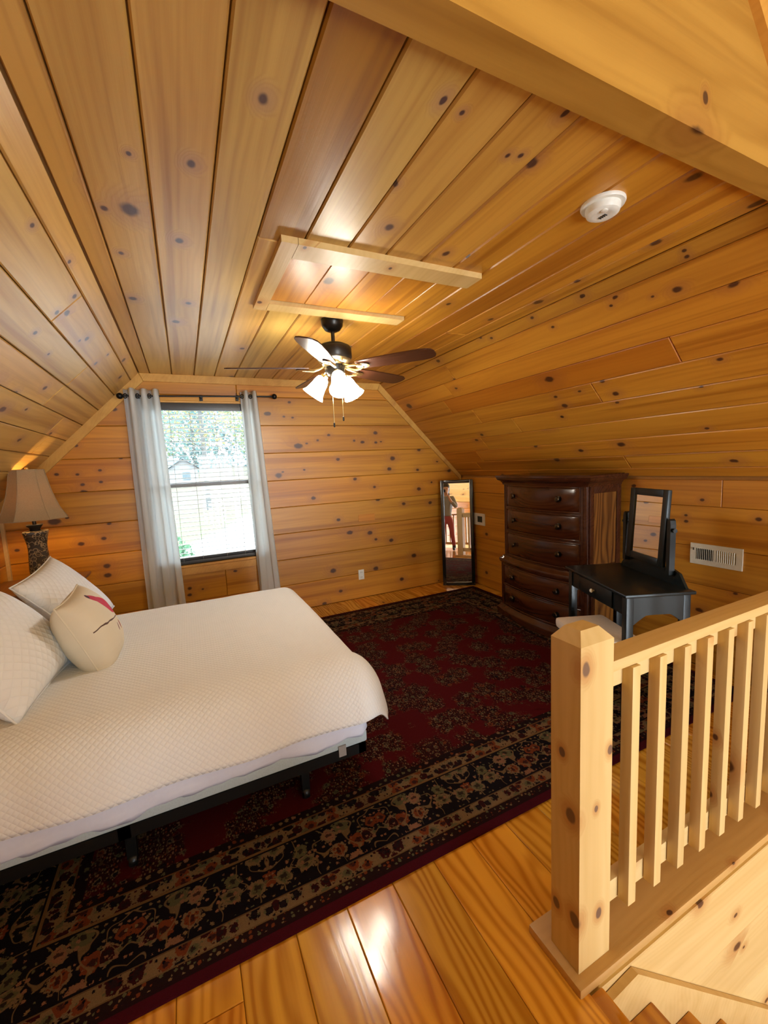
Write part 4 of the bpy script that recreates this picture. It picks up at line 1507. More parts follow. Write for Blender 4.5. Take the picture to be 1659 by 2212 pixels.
# bell shade: cut-corner square, curved panels
bm = bmesh.new()
rings = []
prof = [(0.205, 0.502), (0.186, 0.535), (0.165, 0.58), (0.146, 0.64), (0.130, 0.70), (0.116, 0.77), (0.104, 0.845), (0.099, 0.872)]
for hw, z in prof:
    c = hw * 0.50
    ring = []
    base = [(hw, -c), (hw, c), (c, hw), (-c, hw), (-hw, c), (-hw, -c), (-c, -hw), (c, -hw)]
    ca, sa = math.cos(LR), math.sin(LR)
    for k, (x, y) in enumerate(base):
        ring.append(bm.verts.new((LX + x * ca - y * sa, LY + x * sa + y * ca, lb + z)))
    rings.append(ring)
for A, B in zip(rings[:-1], rings[1:]):
    for i in range(8):
        j = (i + 1) % 8
        bm.faces.new((A[i], A[j], B[j], B[i]))
edge_pts = [[r[k].co.copy() for r in rings] for k in range(8)]
top_pts = [v.co.copy() for v in rings[-1]]
bot_pts = [v.co.copy() for v in rings[0]]
shade = from_bm('lamp_shade', bm, M['shade'], lamp)
sm = shade.modifiers.new('thickness', 'SOLIDIFY')
sm.thickness = 0.002
for e in edge_pts:
    tube('shade_rib', e, 0.0028, M['shade'], shade, 6)
tube('shade_rim', top_pts, 0.0035, M['shade'], shade, 6, True)
tube('shade_rim', bot_pts, 0.0035, M['shade'], shade, 6, True)
tube('harp', [(LX - 0.0, LY + 0.045 * math.sin(t), lb + 0.60 + 0.255 * (t / PI if t < PI / 2 else 1 - t / PI) * 2) for t in [PI * i / 12 for i in range(13)]], 0.003, M['brass'], lamp, 6)
bm = bmesh.new()
bmesh.ops.create_uvsphere(bm, u_segments=14, v_segments=10, radius=0.013, matrix=Matrix.Translation((LX, LY, lb + 0.882)))
bm_tube(bm, [(LX - 0.099, LY, lb + 0.866), (LX + 0.099, LY, lb + 0.866)], 0.002, 6)
from_bm('finial', bm, M['brass'], lamp, smooth=True)

# ================================================================== STANDING MIRROR
ang, tl = math.radians(146.4), math.radians(3.8)
mn = Vector((math.cos(ang) * math.cos(tl), math.sin(ang) * math.cos(tl), math.sin(tl)))
mw = Vector((mn.y, -mn.x, 0)).normalized()          # towards the right in the picture
mu = mn.cross(mw)
if mu.z < 0:
    mu = -mu
mb0 = Vector((4.245, -3.035, 0.0)) * 0.985
mb0.z = 0.001
mroot = empty('standing_mirror', mb0, 'tall narrow black framed mirror leaning in the corner', 'mirror')
MWD, MHT, MB = 0.40, 1.325, 0.042


def mpt(a, b, c):
    return mb0 + mw * a + mu * b + mn * c


def bm_obox(bm, f, a0, a1, b0, b1, c0, c1, bev=0.0):
    vs = bm_box(bm, a0, a1, b0, b1, c0, c1, bev)
    seen = set()
    for v in bm.verts:
        if v.index == -1 or v.tag is False:
            pass
    return vs


def obox(name, f, a0, a1, b0, b1, c0, c1, mat, parent, bev=0.0):
    bm = bmesh.new()
    bm_box(bm, a0, a1, b0, b1, c0, c1, bev)
    for v in bm.verts:
        v.co = f(*v.co)
    return from_bm(name, bm, mat, parent, smooth=bev > 0)


T0, T1 = -0.028, 0.0
for a in ((-MWD / 2, -MWD / 2 + MB, 0, MHT), (MWD / 2 - MB, MWD / 2, 0, MHT), (-MWD / 2 + MB, MWD / 2 - MB, 0, MB), (-MWD / 2 + MB, MWD / 2 - MB, MHT - MB, MHT)):
    obox('frame_bar', mpt, a[0], a[1], a[2], a[3], T0, T1 + 0.004, M['black'], mroot, 0.006)
obox('mirror_glass', mpt, -MWD / 2 + MB - 0.004, MWD / 2 - MB + 0.004, MB - 0.004, MHT - MB + 0.004, T0 + 0.012, T0 + 0.018, M['mirror'], mroot)
obox('backing', mpt, -MWD / 2 + 0.006, MWD / 2 - 0.006, 0.006, MHT - 0.006, T0 - 0.004, T0 + 0.010, M['dark'], mroot)

# ================================================================== TALL DRESSER (bow front, back to the knee wall, front faces +y)
dz = empty('tall_dresser', (2.67, -2.96, 0), 'tall dark cherry bow-front chest of five drawers by the knee wall', 'dresser')
DXC = 2.668


def bow(x, hw, yf, b):
    t = (x - DXC) / hw
    return yf + b * max(0.0, 1 - t * t)


def bowed(name, hw, yb, yf, b, z0, z1, mat, parent=dz, n=22):
    """solid with a bowed front"""
    poly = [(DXC - hw, yb)] + [(DXC - hw + 2 * hw * i / n, bow(DXC - hw + 2 * hw * i / n, hw, yf, b)) for i in range(n + 1)] + [(DXC + hw, yb)]
    bm = bmesh.new()
    bm_prism(bm, poly, 'z', z0, z1)
    return from_bm(name, bm, mat, parent, smooth=True)


def bowed_moulding(name, hw, yb, yf, b, prof, mat, parent=dz, n=22):
    """profile (out, z) swept round left side, bowed front and right side"""
    pts = [Vector((DXC - hw, yb)), Vector((DXC - hw, (yb + yf) / 2))]
    pts += [Vector((DXC - hw + 2 * hw * i / n, bow(DXC - hw + 2 * hw * i / n, hw, yf, b))) for i in range(n + 1)]
    pts += [Vector((DXC + hw, (yb + yf) / 2)), Vector((DXC + hw, yb))]
    bm = bmesh.new()
    rings = []
    for i, p in enumerate(pts):
        d0 = (p - pts[i - 1]).normalized() if i else (pts[1] - p).normalized()
        d1 = (pts[i + 1] - p).normalized() if i < len(pts) - 1 else d0
        n0 = Vector((-d0.y, d0.x))
        n1 = Vector((-d1.y, d1.x))
        m = (n0 + n1) / max(0.3, 1 + n0.dot(n1))
        rings.append([bm.verts.new((p.x + m.x * o, p.y + m.y * o, z)) for o, z in prof])
    k = len(prof)
    for A, B in zip(rings[:-1], rings[1:]):
        for a in range(k):
            c = (a + 1) % k
            bm.faces.new((A[a], A[c], B[c], B[a]))
    bm.faces.new(rings[0])
    bm.faces.new(rings[-1][::-1])
    return from_bm(name, bm, mat, parent, smooth=True)


YBK = -3.19
bowed('lower_case', 0.495, YBK, -2.780, 0.070, 0.10, 0.555, M['dresser_dark'])
bowed('upper_case', 0.465, YBK, -2.800, 0.070, 0.60, 1.325, M['dresser_dark'])
bowed('top', 0.50, YBK, -2.780, 0.070, 1.372, 1.398, M['dresser_dark'])
bowed_moulding('cornice', 0.465, YBK, -2.800, 0.070, [(0.0, 1.305), (0.010, 1.305), (0.014, 1.322), (0.030, 1.340), (0.052, 1.352), (0.060, 1.366), (0.062, 1.374), (0.068, 1.378), (0.068, 1.394), (0.0, 1.394)], M['dresser_dark'])
bowed_moulding('waist_moulding', 0.465, YBK, -2.800, 0.070, [(0.0, 0.545), (0.040, 0.545), (0.046, 0.560), (0.046, 0.575), (0.038, 0.585), (0.022, 0.595), (0.012, 0.612), (0.0, 0.612)], M['dresser_dark'])
bowed_moulding('plinth', 0.485, YBK, -2.785, 0.072, [(0.0, 0.02), (0.046, 0.02), (0.046, 0.07), (0.040, 0.085), (0.026, 0.098), (0.014, 0.118), (0.0, 0.118)], M['dresser_dark'])
for xx in (DXC - 0.48, DXC + 0.48):
    for yy in (-2.80, YBK + 0.05):
        lathe('foot', [(0.030, 0.0115), (0.036, 0.02), (0.034, 0.04), (0.03, 0.05)], M['dresser_dark'], dz, (xx, yy, 0), 16)


def drawer(hw, yf, b, z0, z1, kz):
    n = 20
    bm = bmesh.new()
    x0, x1 = DXC - hw, DXC + hw
    hwc = hw + 0.045
    us = [0.0, 0.012] + [0.012 + (2 * hw - 0.024) * i / n for i in range(1, n)] + [2 * hw - 0.012, 2 * hw]
    vs = [z0, z0 + 0.012, z1 - 0.012, z1]
    g = []
    for j, z in enumerate(vs):
        row = []
        for i, u in enumerate(us):
            x = x0 + u
            edge = i in (0, len(us) - 1) or j in (0, 3)
            row.append(bm.verts.new((x, bow(x, hwc, yf, b) + (0.002 if edge else 0.010), z)))
        g.append(row)
    back = [[bm.verts.new((x0 + u, bow(x0 + u, hwc, yf, b) - 0.004, z)) for u in us] for z in (z0, z1)]
    for j in range(3):
        for i in range(len(us) - 1):
            bm.faces.new((g[j][i], g[j][i + 1], g[j + 1][i + 1], g[j + 1][i]))
    for i in range(len(us) - 1):
        bm.faces.new((back[0][i], back[0][i + 1], g[0][i + 1], g[0][i]))
        bm.faces.new((g[3][i], g[3][i + 1], back[1][i + 1], back[1][i]))
    d = from_bm('drawer', bm, M['dresser'], dz, smooth=True)
    pts = []
    xs = [x0 - 0.006 + (2 * hw + 0.012) * i / n for i in range(n + 1)]
    pts = [(x, bow(x, hwc, yf, b) + 0.006, z0 - 0.006) for x in xs] + [(x, bow(x, hwc, yf, b) + 0.006, z1 + 0.006) for x in xs[::-1]]
    tube('bead', pts, 0.0065, M['dresser_dark'], d, 8, True)
    for xx in (DXC - 0.245, DXC + 0.275):
        yk = bow(xx, hwc, yf, b) + 0.009
        lathe('knob', [(0.026, 0), (0.026, 0.004), (0.010, 0.006), (0.009, 0.014), (0.021, 0.020), (0.024, 0.028), (0.019, 0.035), (0.005, 0.038)], M['knob'], d, (xx, yk, kz), 20, Matrix.Rotation(-PI / 2, 4, 'X'))


for z0, z1 in ((1.105, 1.295), (0.880, 1.070), (0.640, 0.842)):
    drawer(0.405, -2.800, 0.070, z0, z1, (z0 + z1) / 2 + 0.005)
for z0, z1 in ((0.345, 0.515), (0.140, 0.315)):
    drawer(0.435, -2.780, 0.070, z0, z1, (z0 + z1) / 2 + 0.003)
for sx in (-1, 1):     # rounded corner columns
    for hw, yf, z0, z1 in ((0.465, -2.800, 0.612, 1.305), (0.495, -2.780, 0.118, 0.545)):
        bm = bmesh.new()
        bm_tube(bm, [(DXC + sx * (hw - 0.022), yf - 0.012, z0), (DXC + sx * (hw - 0.022), yf - 0.012, z1)], 0.024, 12)
        from_bm('corner_column', bm, M['dresser_dark'], dz, smooth=True)
# framed end panels
for sx in (-1, 1):
    for hw, z0, z1, yf in ((0.465, 0.612, 1.305, -2.80), (0.495, 0.118, 0.545, -2.78)):
        xf = DXC + sx * hw
        a, b = (xf - 0.010, xf + 0.002) if sx < 0 else (xf - 0.002, xf + 0.010)
        xa, xb = (xf - 0.012, xf) if sx < 0 else (xf, xf + 0.012)
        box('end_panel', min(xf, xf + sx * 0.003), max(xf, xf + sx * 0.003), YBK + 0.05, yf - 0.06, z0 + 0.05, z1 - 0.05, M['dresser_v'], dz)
        for ya, yb, za, zb in ((YBK + 0.005, YBK + 0.055, z0, z1), (yf - 0.065, yf - 0.02, z0, z1)):
            box('stile', xa, xb, ya, yb, za, zb, M['dresser_dark'], dz, bev=0.003)
        for za, zb in ((z0, z0 + 0.055), (z1 - 0.055, z1)):
            box('end_rail', xa, xb, YBK + 0.055, yf - 0.065, za, zb, M['dresser_dark'], dz, bev=0.003)

# ================================================================== VANITY (turned about 23 degrees)
vA = Vector((1.4502, -2.1611, 0))          # near front corner of the top
vu = Vector((0.921, -0.389, 0)).normalized()   # along the front, away from the stairs
vv = Vector((-0.389, -0.921, 0)).normalized()  # towards the back
VL, VD, VH = 0.70, 0.413, 0.76


def vp(a, b, c):
    return vA + vu * a + vv * b + Vector((0, 0, c))


van = empty('vanity_table', vA + vu * 0.35 + vv * 0.2, 'black vanity table with a tilting mirror in front of the dresser', 'vanity')


def vbox(name, a0, a1, b0, b1, c0, c1, mat=None, parent=van, bev=0.0):
    return obox(name, vp, a0, a1, b0, b1, c0, c1, mat or M['vanity'], parent, bev)


vbox('top', 0.0, VL, 0.0, VD, VH - 0.020, VH, bev=0.006)
LW = 0.042
legs = []
for a in (0.018, VL - 0.018 - LW):
    for b in (0.018, VD - 0.018 - LW):
        vbox('leg', a, a + LW, b, b + LW, 0.012, VH - 0.020, bev=0.003)
vbox('front_apron', 0.018 + LW, VL - 0.018 - LW, 0.026, 0.044, VH - 0.135, VH - 0.020)
dw = vbox('drawer', 0.16, VL - 0.16, 0.017, 0.027, VH - 0.128, VH - 0.028, bev=0.003)
bm = bmesh.new()
bm_lathe(bm, [(0.005, 0), (0.005, 0.010), (0.012, 0.014), (0.013, 0.020), (0.008, 0.026)], 16)
kq = Vector((0, 0, 1)).rotation_difference(-vv).to_matrix().to_4x4()
kp = vp(VL / 2, 0.017, VH - 0.078)
for v in bm.verts:
    v.co = (kq @ v.co) + kp
from_bm('knob', bm, M['grey_metal'], dw, smooth=True)
# end aprons with a shallow arch
for a0, a1 in ((0.020, 0.036), (VL - 0.036, VL - 0.020)):
    bm = bmesh.new()
    b0, b1 = 0.018 + LW, VD - 0.018 - LW
    prof = [(b0, VH - 0.020)] + [(b0 + (b1 - b0) * i / 12, VH - 0.185 + 0.055 * min(1, 1.35 * math.sin(PI * i / 12))) for i in range(13)] + [(b1, VH - 0.020)]
    A = [bm.verts.new(vp(a0, b, c)) for b, c in prof]
    B = [bm.verts.new(vp(a1, b, c)) for b, c in prof]
    bm.faces.new(A)
    bm.faces.new(B[::-1])
    for i in range(len(prof)):
        j = (i + 1) % len(prof)
        bm.faces.new((A[i], B[i], B[j], A[j]))
    from_bm('side_apron', bm, M['vanity'], van)
# back gallery with cut corners
bm = bmesh.new()
prof = [(0.045, VH), (0.10, VH + 0.075), (0.16, VH + 0.092), (VL - 0.16, VH + 0.092), (VL - 0.10, VH + 0.075), (VL - 0.045, VH)]
A = [bm.verts.new(vp(a, VD - 0.012, c)) for a, c in prof]
B = [bm.verts.new(vp(a, VD - 0.028, c)) for a, c in prof]
bm.faces.new(A)
bm.faces.new(B[::-1])
for i in range(len(prof)):
    j = (i + 1) % len(prof)
    bm.faces.new((A[i], B[i], B[j], A[j]))
from_bm('back_gallery', bm, M['vanity'], van)
# mirror posts, frame and glass
for a in (0.150, 0.566):
    bm = bmesh.new()
    prof = [(-0.013, VH + 0.06), (0.013, VH + 0.06), (0.015, 1.12), (0.010, 1.145), (0.0, 1.155), (-0.010, 1.145), (-0.015, 1.12)]
    A = [bm.verts.new(vp(a + p, VD - 0.062, c)) for p, c in prof]
    B = [bm.verts.new(vp(a + p, VD - 0.028, c)) for p, c in prof]
    bm.faces.new(A)
    bm.faces.new(B[::-1])
    for i in range(len(prof)):
        j = (i + 1) % len(prof)
        bm.faces.new((A[i], B[i], B[j], A[j]))
    from_bm('mirror_post', bm, M['vanity'], van)
    s = -1 if a < 0.3 else 1
    kn = bmesh.new()
    bm_tube(kn, [vp(a - s * 0.02, VD - 0.045, 1.087), vp(a + s * 0.028, VD - 0.045, 1.087)], 0.008, 10)
    bm_tube(kn, [vp(a + s * 0.024, VD - 0.045, 1.087), vp(a + s * 0.032, VD - 0.045, 1.087)], 0.013, 12)
    from_bm('pivot_knob', kn, M['vanity'], van, smooth=True)
tm = math.radians(3.5)


def vm(a, b, c):        # frame coordinates about the pivot, tilted so the top leans back
    p = vp(0.358, VD - 0.045, 1.087)
    up = Vector((0, 0, 1)) * math.cos(tm) + vv * math.sin(tm)
    nn = -vv * math.cos(tm) + Vector((0, 0, 1)) * math.sin(tm)
    return p + vu * a + up * c + nn * b


FWD_, FHT, FB = 0.35, 0.470, 0.046
for a in ((-FWD_ / 2, -FWD_ / 2 + FB, -FHT / 2, FHT / 2), (FWD_ / 2 - FB, FWD_ / 2, -FHT / 2, FHT / 2), (-FWD_ / 2 + FB, FWD_ / 2 - FB, -FHT / 2, -FHT / 2 + FB), (-FWD_ / 2 + FB, FWD_ / 2 - FB, FHT / 2 - FB, FHT / 2)):
    obox('mirror_frame', vm, a[0], a[1], -0.011, 0.012, a[2], a[3], M['vanity'], van, 0.004)
obox('mirror_glass', vm, -FWD_ / 2 + FB - 0.003, FWD_ / 2 - FB + 0.003, -0.002, 0.003, -FHT / 2 + FB - 0.003, FHT / 2 - FB + 0.003, M['mirror'], van)
obox('mirror_back', vm, -FWD_ / 2 + 0.01, FWD_ / 2 - 0.01, -0.010, -0.003, -FHT / 2 + 0.01, FHT / 2 - 0.01, M['dark'], van)

# stool under the vanity
stl = empty('vanity_stool', vp(0.27, -0.005, 0.011), 'low stool with a cream padded seat tucked at the vanity', 'stool')
bm = bmesh.new()
bm_box(bm, 0.05, 0.48, -0.18, 0.15, 0.405, 0.470, 0.022)
for v in bm.verts:
    v.co = vp(*v.co)
from_bm('seat', bm, M['cushion'], stl, smooth=True)
vbox('seat_frame', 0.065, 0.465, -0.165, 0.135, 0.345, 0.404, parent=stl)
for a in (0.07, 0.425):
    for b in (-0.16, 0.095):
        vbox('leg', a, a + 0.035, b, b + 0.035, 0.0115, 0.346, parent=stl, bev=0.002)

# ================================================================== STAIR RAILING
srl = empty('stair_railing', (0.80, -2.0, 0.0), 'pale pine stair railing with a square newel post and slim balusters', 'railing')
NXa, NXb, NYa, NYb = 0.735, 0.836, -1.048, -0.914
RC = (1, 1, 1, 0.45)
# floor cap under newel and balusters
cap = bmesh.new()
bm_box(cap, 0.704, 0.905, YR + 0.004, -0.885, -0.006, 0.028, 0.008)
from_bm('cap_board', cap, M['rail'], srl, smooth=True, color=(0.82, 0.68, 0.52, 0.35))
bm = bmesh.new()
secs = [((NXa, NXb, NYa, NYb), 0.0285), ((NXa, NXb, NYa, NYb), 1.037), ((NXa + 0.026, NXb - 0.022, NYa + 0.030, NYb - 0.030), 1.070)]
rings = []
for (a, b, c, d), z in secs:
    rings.append([bm.verts.new(p) for p in ((a, c, z), (b, c, z), (b, d, z), (a, d, z))])
for A, B in zip(rings[:-1], rings[1:]):
    for i in range(4):
        j = (i + 1) % 4
        bm.faces.new((A[i], A[j], B[j], B[i]))
bm.faces.new(rings[0][::-1])
bm.faces.new(rings[-1])
bmesh.ops.recalc_face_normals(bm, faces=bm.faces)
M['rail_v'] = wood('pale_pine_upright', (0.68, 0.465, 0.20), (0.53, 0.32, 0.10), freq=34, ring=0.16, fine=0.2, rough=0.45, along='z', kscale=(4.2, 5.5))
M['newel'] = wood('pale_pine_newel', (0.68, 0.465, 0.20), (0.54, 0.33, 0.105), freq=34, ring=0.2, fine=0.2, rough=0.45, along='z', kscale=(4.2, 5.5), kcol=(0.16, 0.085, 0.05), fixed=NEWEL_KNOTS)
M['rail_y'] = wood('pale_pine_crosswise', (0.68, 0.465, 0.20), (0.53, 0.32, 0.10), freq=34, ring=0.16, fine=0.2, rough=0.45, along='y', kscale=(3.0, 5.0))
from_bm('newel_post', bm, M['newel'], srl, color=(1, 1, 1, 0.0))
for o in srl.children:
    if o.name.startswith('cap_board'):
        o.data.materials.clear()
        o.data.materials.append(M['rail_y'])
box('handrail', 0.754, 0.832, YR + 0.004, NYa, 0.917, 0.951, M['rail_y'], srl, bev=0.003, color=(1, 0.97, 0.92, 0.3))
box('upper_rail', 0.778, 0.812, YR + 0.004, NYa, 0.852, 0.917, M['rail_y'], srl, bev=0.002, color=RC)
box('lower_rail', 0.782, 0.816, YR + 0.004, NYa, 0.110, 0.185, M['rail_y'], srl, bev=0.002, color=RC)
bal_me = None
yb = -1.150
while yb > YR + 0.06:
    o = box('baluster', 0.744, 0.780, yb - 0.0365, yb, 0.112, 0.916, M['rail_v'], srl, bev=0.002, color=(*tint(0.05, 0.03), 0.5)) if bal_me is None else None
    if o is None:
        o = bpy.data.objects.new('baluster', bal_me)
        COL.objects.link(o)
        o.parent = srl
        o.location = (0.762 - 0.80, yb - 0.01825 + 2.0, 0.112)
        o.color = (*tint(0.05, 0.03), 0.5)
    bal_me = o.data
    yb -= 0.1315

# stairwell wall, skirt board and steps
sw = struct(box('wall_stair', 0.71, 0.80, YR, -0.93, -2.62, -0.006, M['plaster'], color=(1, 1, 1, 0.4)), 'pale pine wall below the stair railing')
for k in range(9):
    z1 = -0.012 - 0.29 * k
    plank(sw, (0.70, 0, 0), (0, -1, 0), (-1, 0, 0), rect(0.89, -YR, z1 - 0.29, z1), M['rail'], tint(0.04, 0.03, 1.0), 0.25, depth=0.0099, bev=0.003, name='plank')
# sloping skirt board
sk = [(-0.93, -0.04), (-1.10, -0.018), (-3.23, -1.83), (-3.23, -2.32), (-0.93, -0.40)]
skirt = struct(prism('trim_8', sk, 'x', 0.676, 0.698, M['rail'], color=(1.0, 0.98, 0.95, 0.1)), 'sloping pine skirt board along the stairs')
stairs = struct(empty('stairs', (0.18, -2.0, -2.6), 'enclosed pine stairs going down beside the railing', 'stairs'))
del stairs['category']
for k in range(1, 12):
    yn = -1.170 - 0.2135 * (k - 1)
    z = -0.160 - 0.184 * (k - 1)
    box('tread', -0.30, 0.6755, yn, yn + 0.235, z - 0.028, z, M['floor'], stairs, bev=0.005, color=(0.80, 0.72, 0.62, 0.1))
    zt = z + 0.184 - 0.029 if k > 1 else -0.036
    box('riser', -0.30, 0.675, yn + 0.2365, yn + 0.252, z - 0.028, zt, M['floor'], stairs, color=(0.80, 0.72, 0.62, 0.1))
nose = struct(box('trim_9', -0.33, 0.700, -0.968, -0.915, -0.035, 0.001, M['floor'], bev=0.008, color=(0.9, 0.8, 0.7, 0.1)), 'rounded floor nosing at the top of the stairs')

# ================================================================== LOFT RAILING AND PERSON BEHIND THE CAMERA (seen in the standing mirror)
lr = empty('loft_railing', (-1.28, -0.9, 0.0), 'pine loft railing behind the photographer overlooking the great room', 'railing')
for xx, yy in ((-1.28, YL - 0.08), (-1.28, -0.86), (-0.40, -0.86)):
    box('newel_post', xx - 0.06, xx + 0.06, yy - 0.06, yy + 0.06, 0.0005, 1.06, M['rail_v'], lr, bev=0.008)
box('handrail', -1.22, -0.46, -0.90, -0.82, 0.917, 0.953, M['rail'], lr, bev=0.003, color=(0.7, 0.6, 0.5, 0.3))
box('handrail', -1.325, -1.235, -0.80, YL - 0.14, 0.917, 0.953, M['rail_y'], lr, bev=0.003, color=(0.7, 0.6, 0.5, 0.3))
box('lower_rail', -1.22, -0.46, -0.88, -0.84, 0.10, 0.16, M['rail'], lr, bev=0.002)
box('lower_rail', -1.30, -1.26, -0.80, YL - 0.14, 0.10, 0.16, M['rail_y'], lr, bev=0.002)
yb = YL - 0.26
while yb > -0.76:
    box('baluster', -1.298, -1.262, yb - 0.018, yb + 0.018, 0.14, 0.92, M['rail_v'], lr, color=(*tint(0.05), 0.4))
    yb -= 0.13
for k in range(6):
    xb = -1.15 + 0.125 * k
    box('baluster', xb - 0.018, xb + 0.018, -0.878, -0.842, 0.14, 0.92, M['rail_v'], lr, color=(*tint(0.05), 0.4))


def skin_body(name, verts, edges, radii, root, mat, parent=None, sub=2):
    me = bpy.data.meshes.new(name)
    me.from_pydata([Vector(v) for v in verts], edges, [])
    me.materials.append(mat)
    o = bpy.data.objects.new(name, me)
    COL.objects.link(o)
    sk_ = o.modifiers.new('skin', 'SKIN')
    sk_.use_smooth_shade = True
    for i, r in enumerate(radii):
        sv = me.skin_vertices[0].data[i]
        sv.radius = (r, r) if not isinstance(r, tuple) else r
        sv.use_root = (i == root)
    sb = o.modifiers.new('subdivision', 'SUBSURF')
    sb.levels = sub
    sb.render_levels = sub
    if parent is not None:
        o.parent = parent
        o.location = -world_loc(parent)
    return o


M['skin'] = plain('skin', (0.62, 0.36, 0.25), 0.5)
M['hair'] = plain('dark_hair', (0.020, 0.012, 0.009), 0.5)
M['shirt'] = plain('grey_knit_top', (0.27, 0.26, 0.25), 0.9, bump=0.1)
M['pants'] = plain('rose_red_trousers', (0.36, 0.075, 0.085), 0.85)
M['boots'] = plain('dark_ankle_boots', (0.02, 0.016, 0.014), 0.5)
PX, PY = -0.40, 0.15
per = empty('person', (PX, PY, 0), 'person in grey top and rose trousers holding up a phone, seen in the corner mirror', 'person')
fw = Vector((0.88, -0.47, 0)).normalized()
lf = Vector((-fw.y, fw.x, 0))        # the person's left


def pp(f, l, z):
    return Vector((PX, PY, z)) + fw * f + lf * l


PHONE = Vector((0, 0, 1.55)) - FWD * 0.030 + DOWN * 0.02
# body: pelvis, spine, neck, head, arms and legs in one skin
bv = [pp(0, 0, 0.92), pp(0, 0, 1.08), pp(0.0, 0, 1.26), pp(-0.01, 0, 1.36), pp(0.01, 0, 1.44), pp(0.03, 0, 1.53), pp(0.035, 0, 1.60), pp(0.02, 0, 1.66),
      pp(0, 0.16, 1.345), pp(0.07, 0.24, 1.12), pp(0.27, 0.12, 1.30), pp(0.345, 0.075, 1.42),
      pp(0, -0.16, 1.345), pp(0.07, -0.25, 1.12), pp(0.27, -0.12, 1.30), pp(0.345, -0.075, 1.42),
      pp(0, 0.09, 0.85), pp(0.05, 0.10, 0.50), pp(0.0, 0.10, 0.12),
      pp(0, -0.09, 0.85), pp(-0.02, -0.12, 0.50), pp(-0.10, -0.16, 0.12)]
be = [(0, 1), (1, 2), (2, 3), (3, 4), (4, 5), (5, 6), (6, 7), (3, 8), (8, 9), (9, 10), (10, 11), (3, 12), (12, 13), (13, 14), (14, 15), (0, 16), (16, 17), (17, 18), (0, 19), (19, 20), (20, 21)]
br_ = [0.10, 0.09, 0.105, 0.075, 0.050, 0.070, 0.085, 0.078, 0.042, 0.034, 0.034, 0.024, 0.042, 0.034, 0.034, 0.024, 0.060, 0.045, 0.032, 0.060, 0.045, 0.032]
skin_body('body', bv, be, br_, 0, M['skin'], per)
top_v = [pp(0, 0, 0.87), pp(0, 0, 1.10), pp(0, 0, 1.28), pp(0, 0, 1.40), pp(0, 0.165, 1.352), pp(0.07, 0.245, 1.12), pp(0.23, 0.145, 1.265), pp(0, -0.165, 1.352), pp(0.07, -0.255, 1.12), pp(0.23, -0.145, 1.265)]
skin_body('shirt', top_v, [(0, 1), (1, 2), (2, 3), (2, 4), (4, 5), (5, 6), (2, 7), (7, 8), (8, 9)], [0.168, 0.130, 0.138, 0.072, 0.078, 0.055, 0.048, 0.078, 0.055, 0.048], 1, M['shirt'], per)
leg_v = [pp(0, 0, 0.97), pp(0, 0, 0.88), pp(0, 0.092, 0.76), pp(0.05, 0.10, 0.49), pp(0.0, 0.10, 0.10), pp(0, -0.092, 0.76), pp(-0.02, -0.12, 0.49), pp(-0.10, -0.16, 0.10)]
skin_body('trousers', leg_v, [(0, 1), (1, 2), (2, 3), (3, 4), (1, 5), (5, 6), (6, 7)], [(0.125, 0.10), (0.135, 0.105), (0.088, 0.092), (0.062, 0.064), (0.048, 0.05), (0.088, 0.092), (0.062, 0.064), (0.048, 0.05)], 1, M['pants'], per)
for l, f in ((0.10, 0.0), (-0.16, -0.10)):
    skin_body('boot', [pp(f, l, 0.16), pp(f - 0.01, l, 0.055), pp(f + 0.09, l, 0.045), pp(f + 0.17, l, 0.035)], [(0, 1), (1, 2), (2, 3)], [0.052, 0.050, 0.042, 0.032], 1, M['boots'], per)
bm = bmesh.new()
for c_, sc_ in ((pp(-0.012, 0, 1.655), (0.098, 0.098, 0.105)), (pp(-0.055, 0, 1.575), (0.075, 0.092, 0.12)), (pp(-0.085, 0.0, 1.45), (0.045, 0.085, 0.13))):
    r_ = bmesh.ops.create_uvsphere(bm, u_segments=24, v_segments=16, radius=1.0)
    for v in r_['verts']:
        d_ = fw * (v.co.x * sc_[0]) + lf * (v.co.y * sc_[1]) + Vector((0, 0, v.co.z * sc_[2]))
        v.co = c_ + d_
from_bm('hair', bm, M['hair'], per, smooth='all')
# face
for l in (0.03, -0.03):
    bm = bmesh.new()
    bmesh.ops.create_uvsphere(bm, u_segments=10, v_segments=8, radius=0.010, matrix=Matrix.Translation(pp(0.118, l, 1.60)))
    from_bm('eye', bm, M['dark'], per, smooth='all')
skin_body('nose', [pp(0.115, 0, 1.60), pp(0.132, 0, 1.565)], [(0, 1)], [0.008, 0.013], 0, M['skin'], per)
tube('mouth', [pp(0.108, 0.025, 1.535), pp(0.114, 0, 1.533), pp(0.108, -0.025, 1.535)], 0.006, plain('lips', (0.45, 0.12, 0.11), 0.5), per, 6)
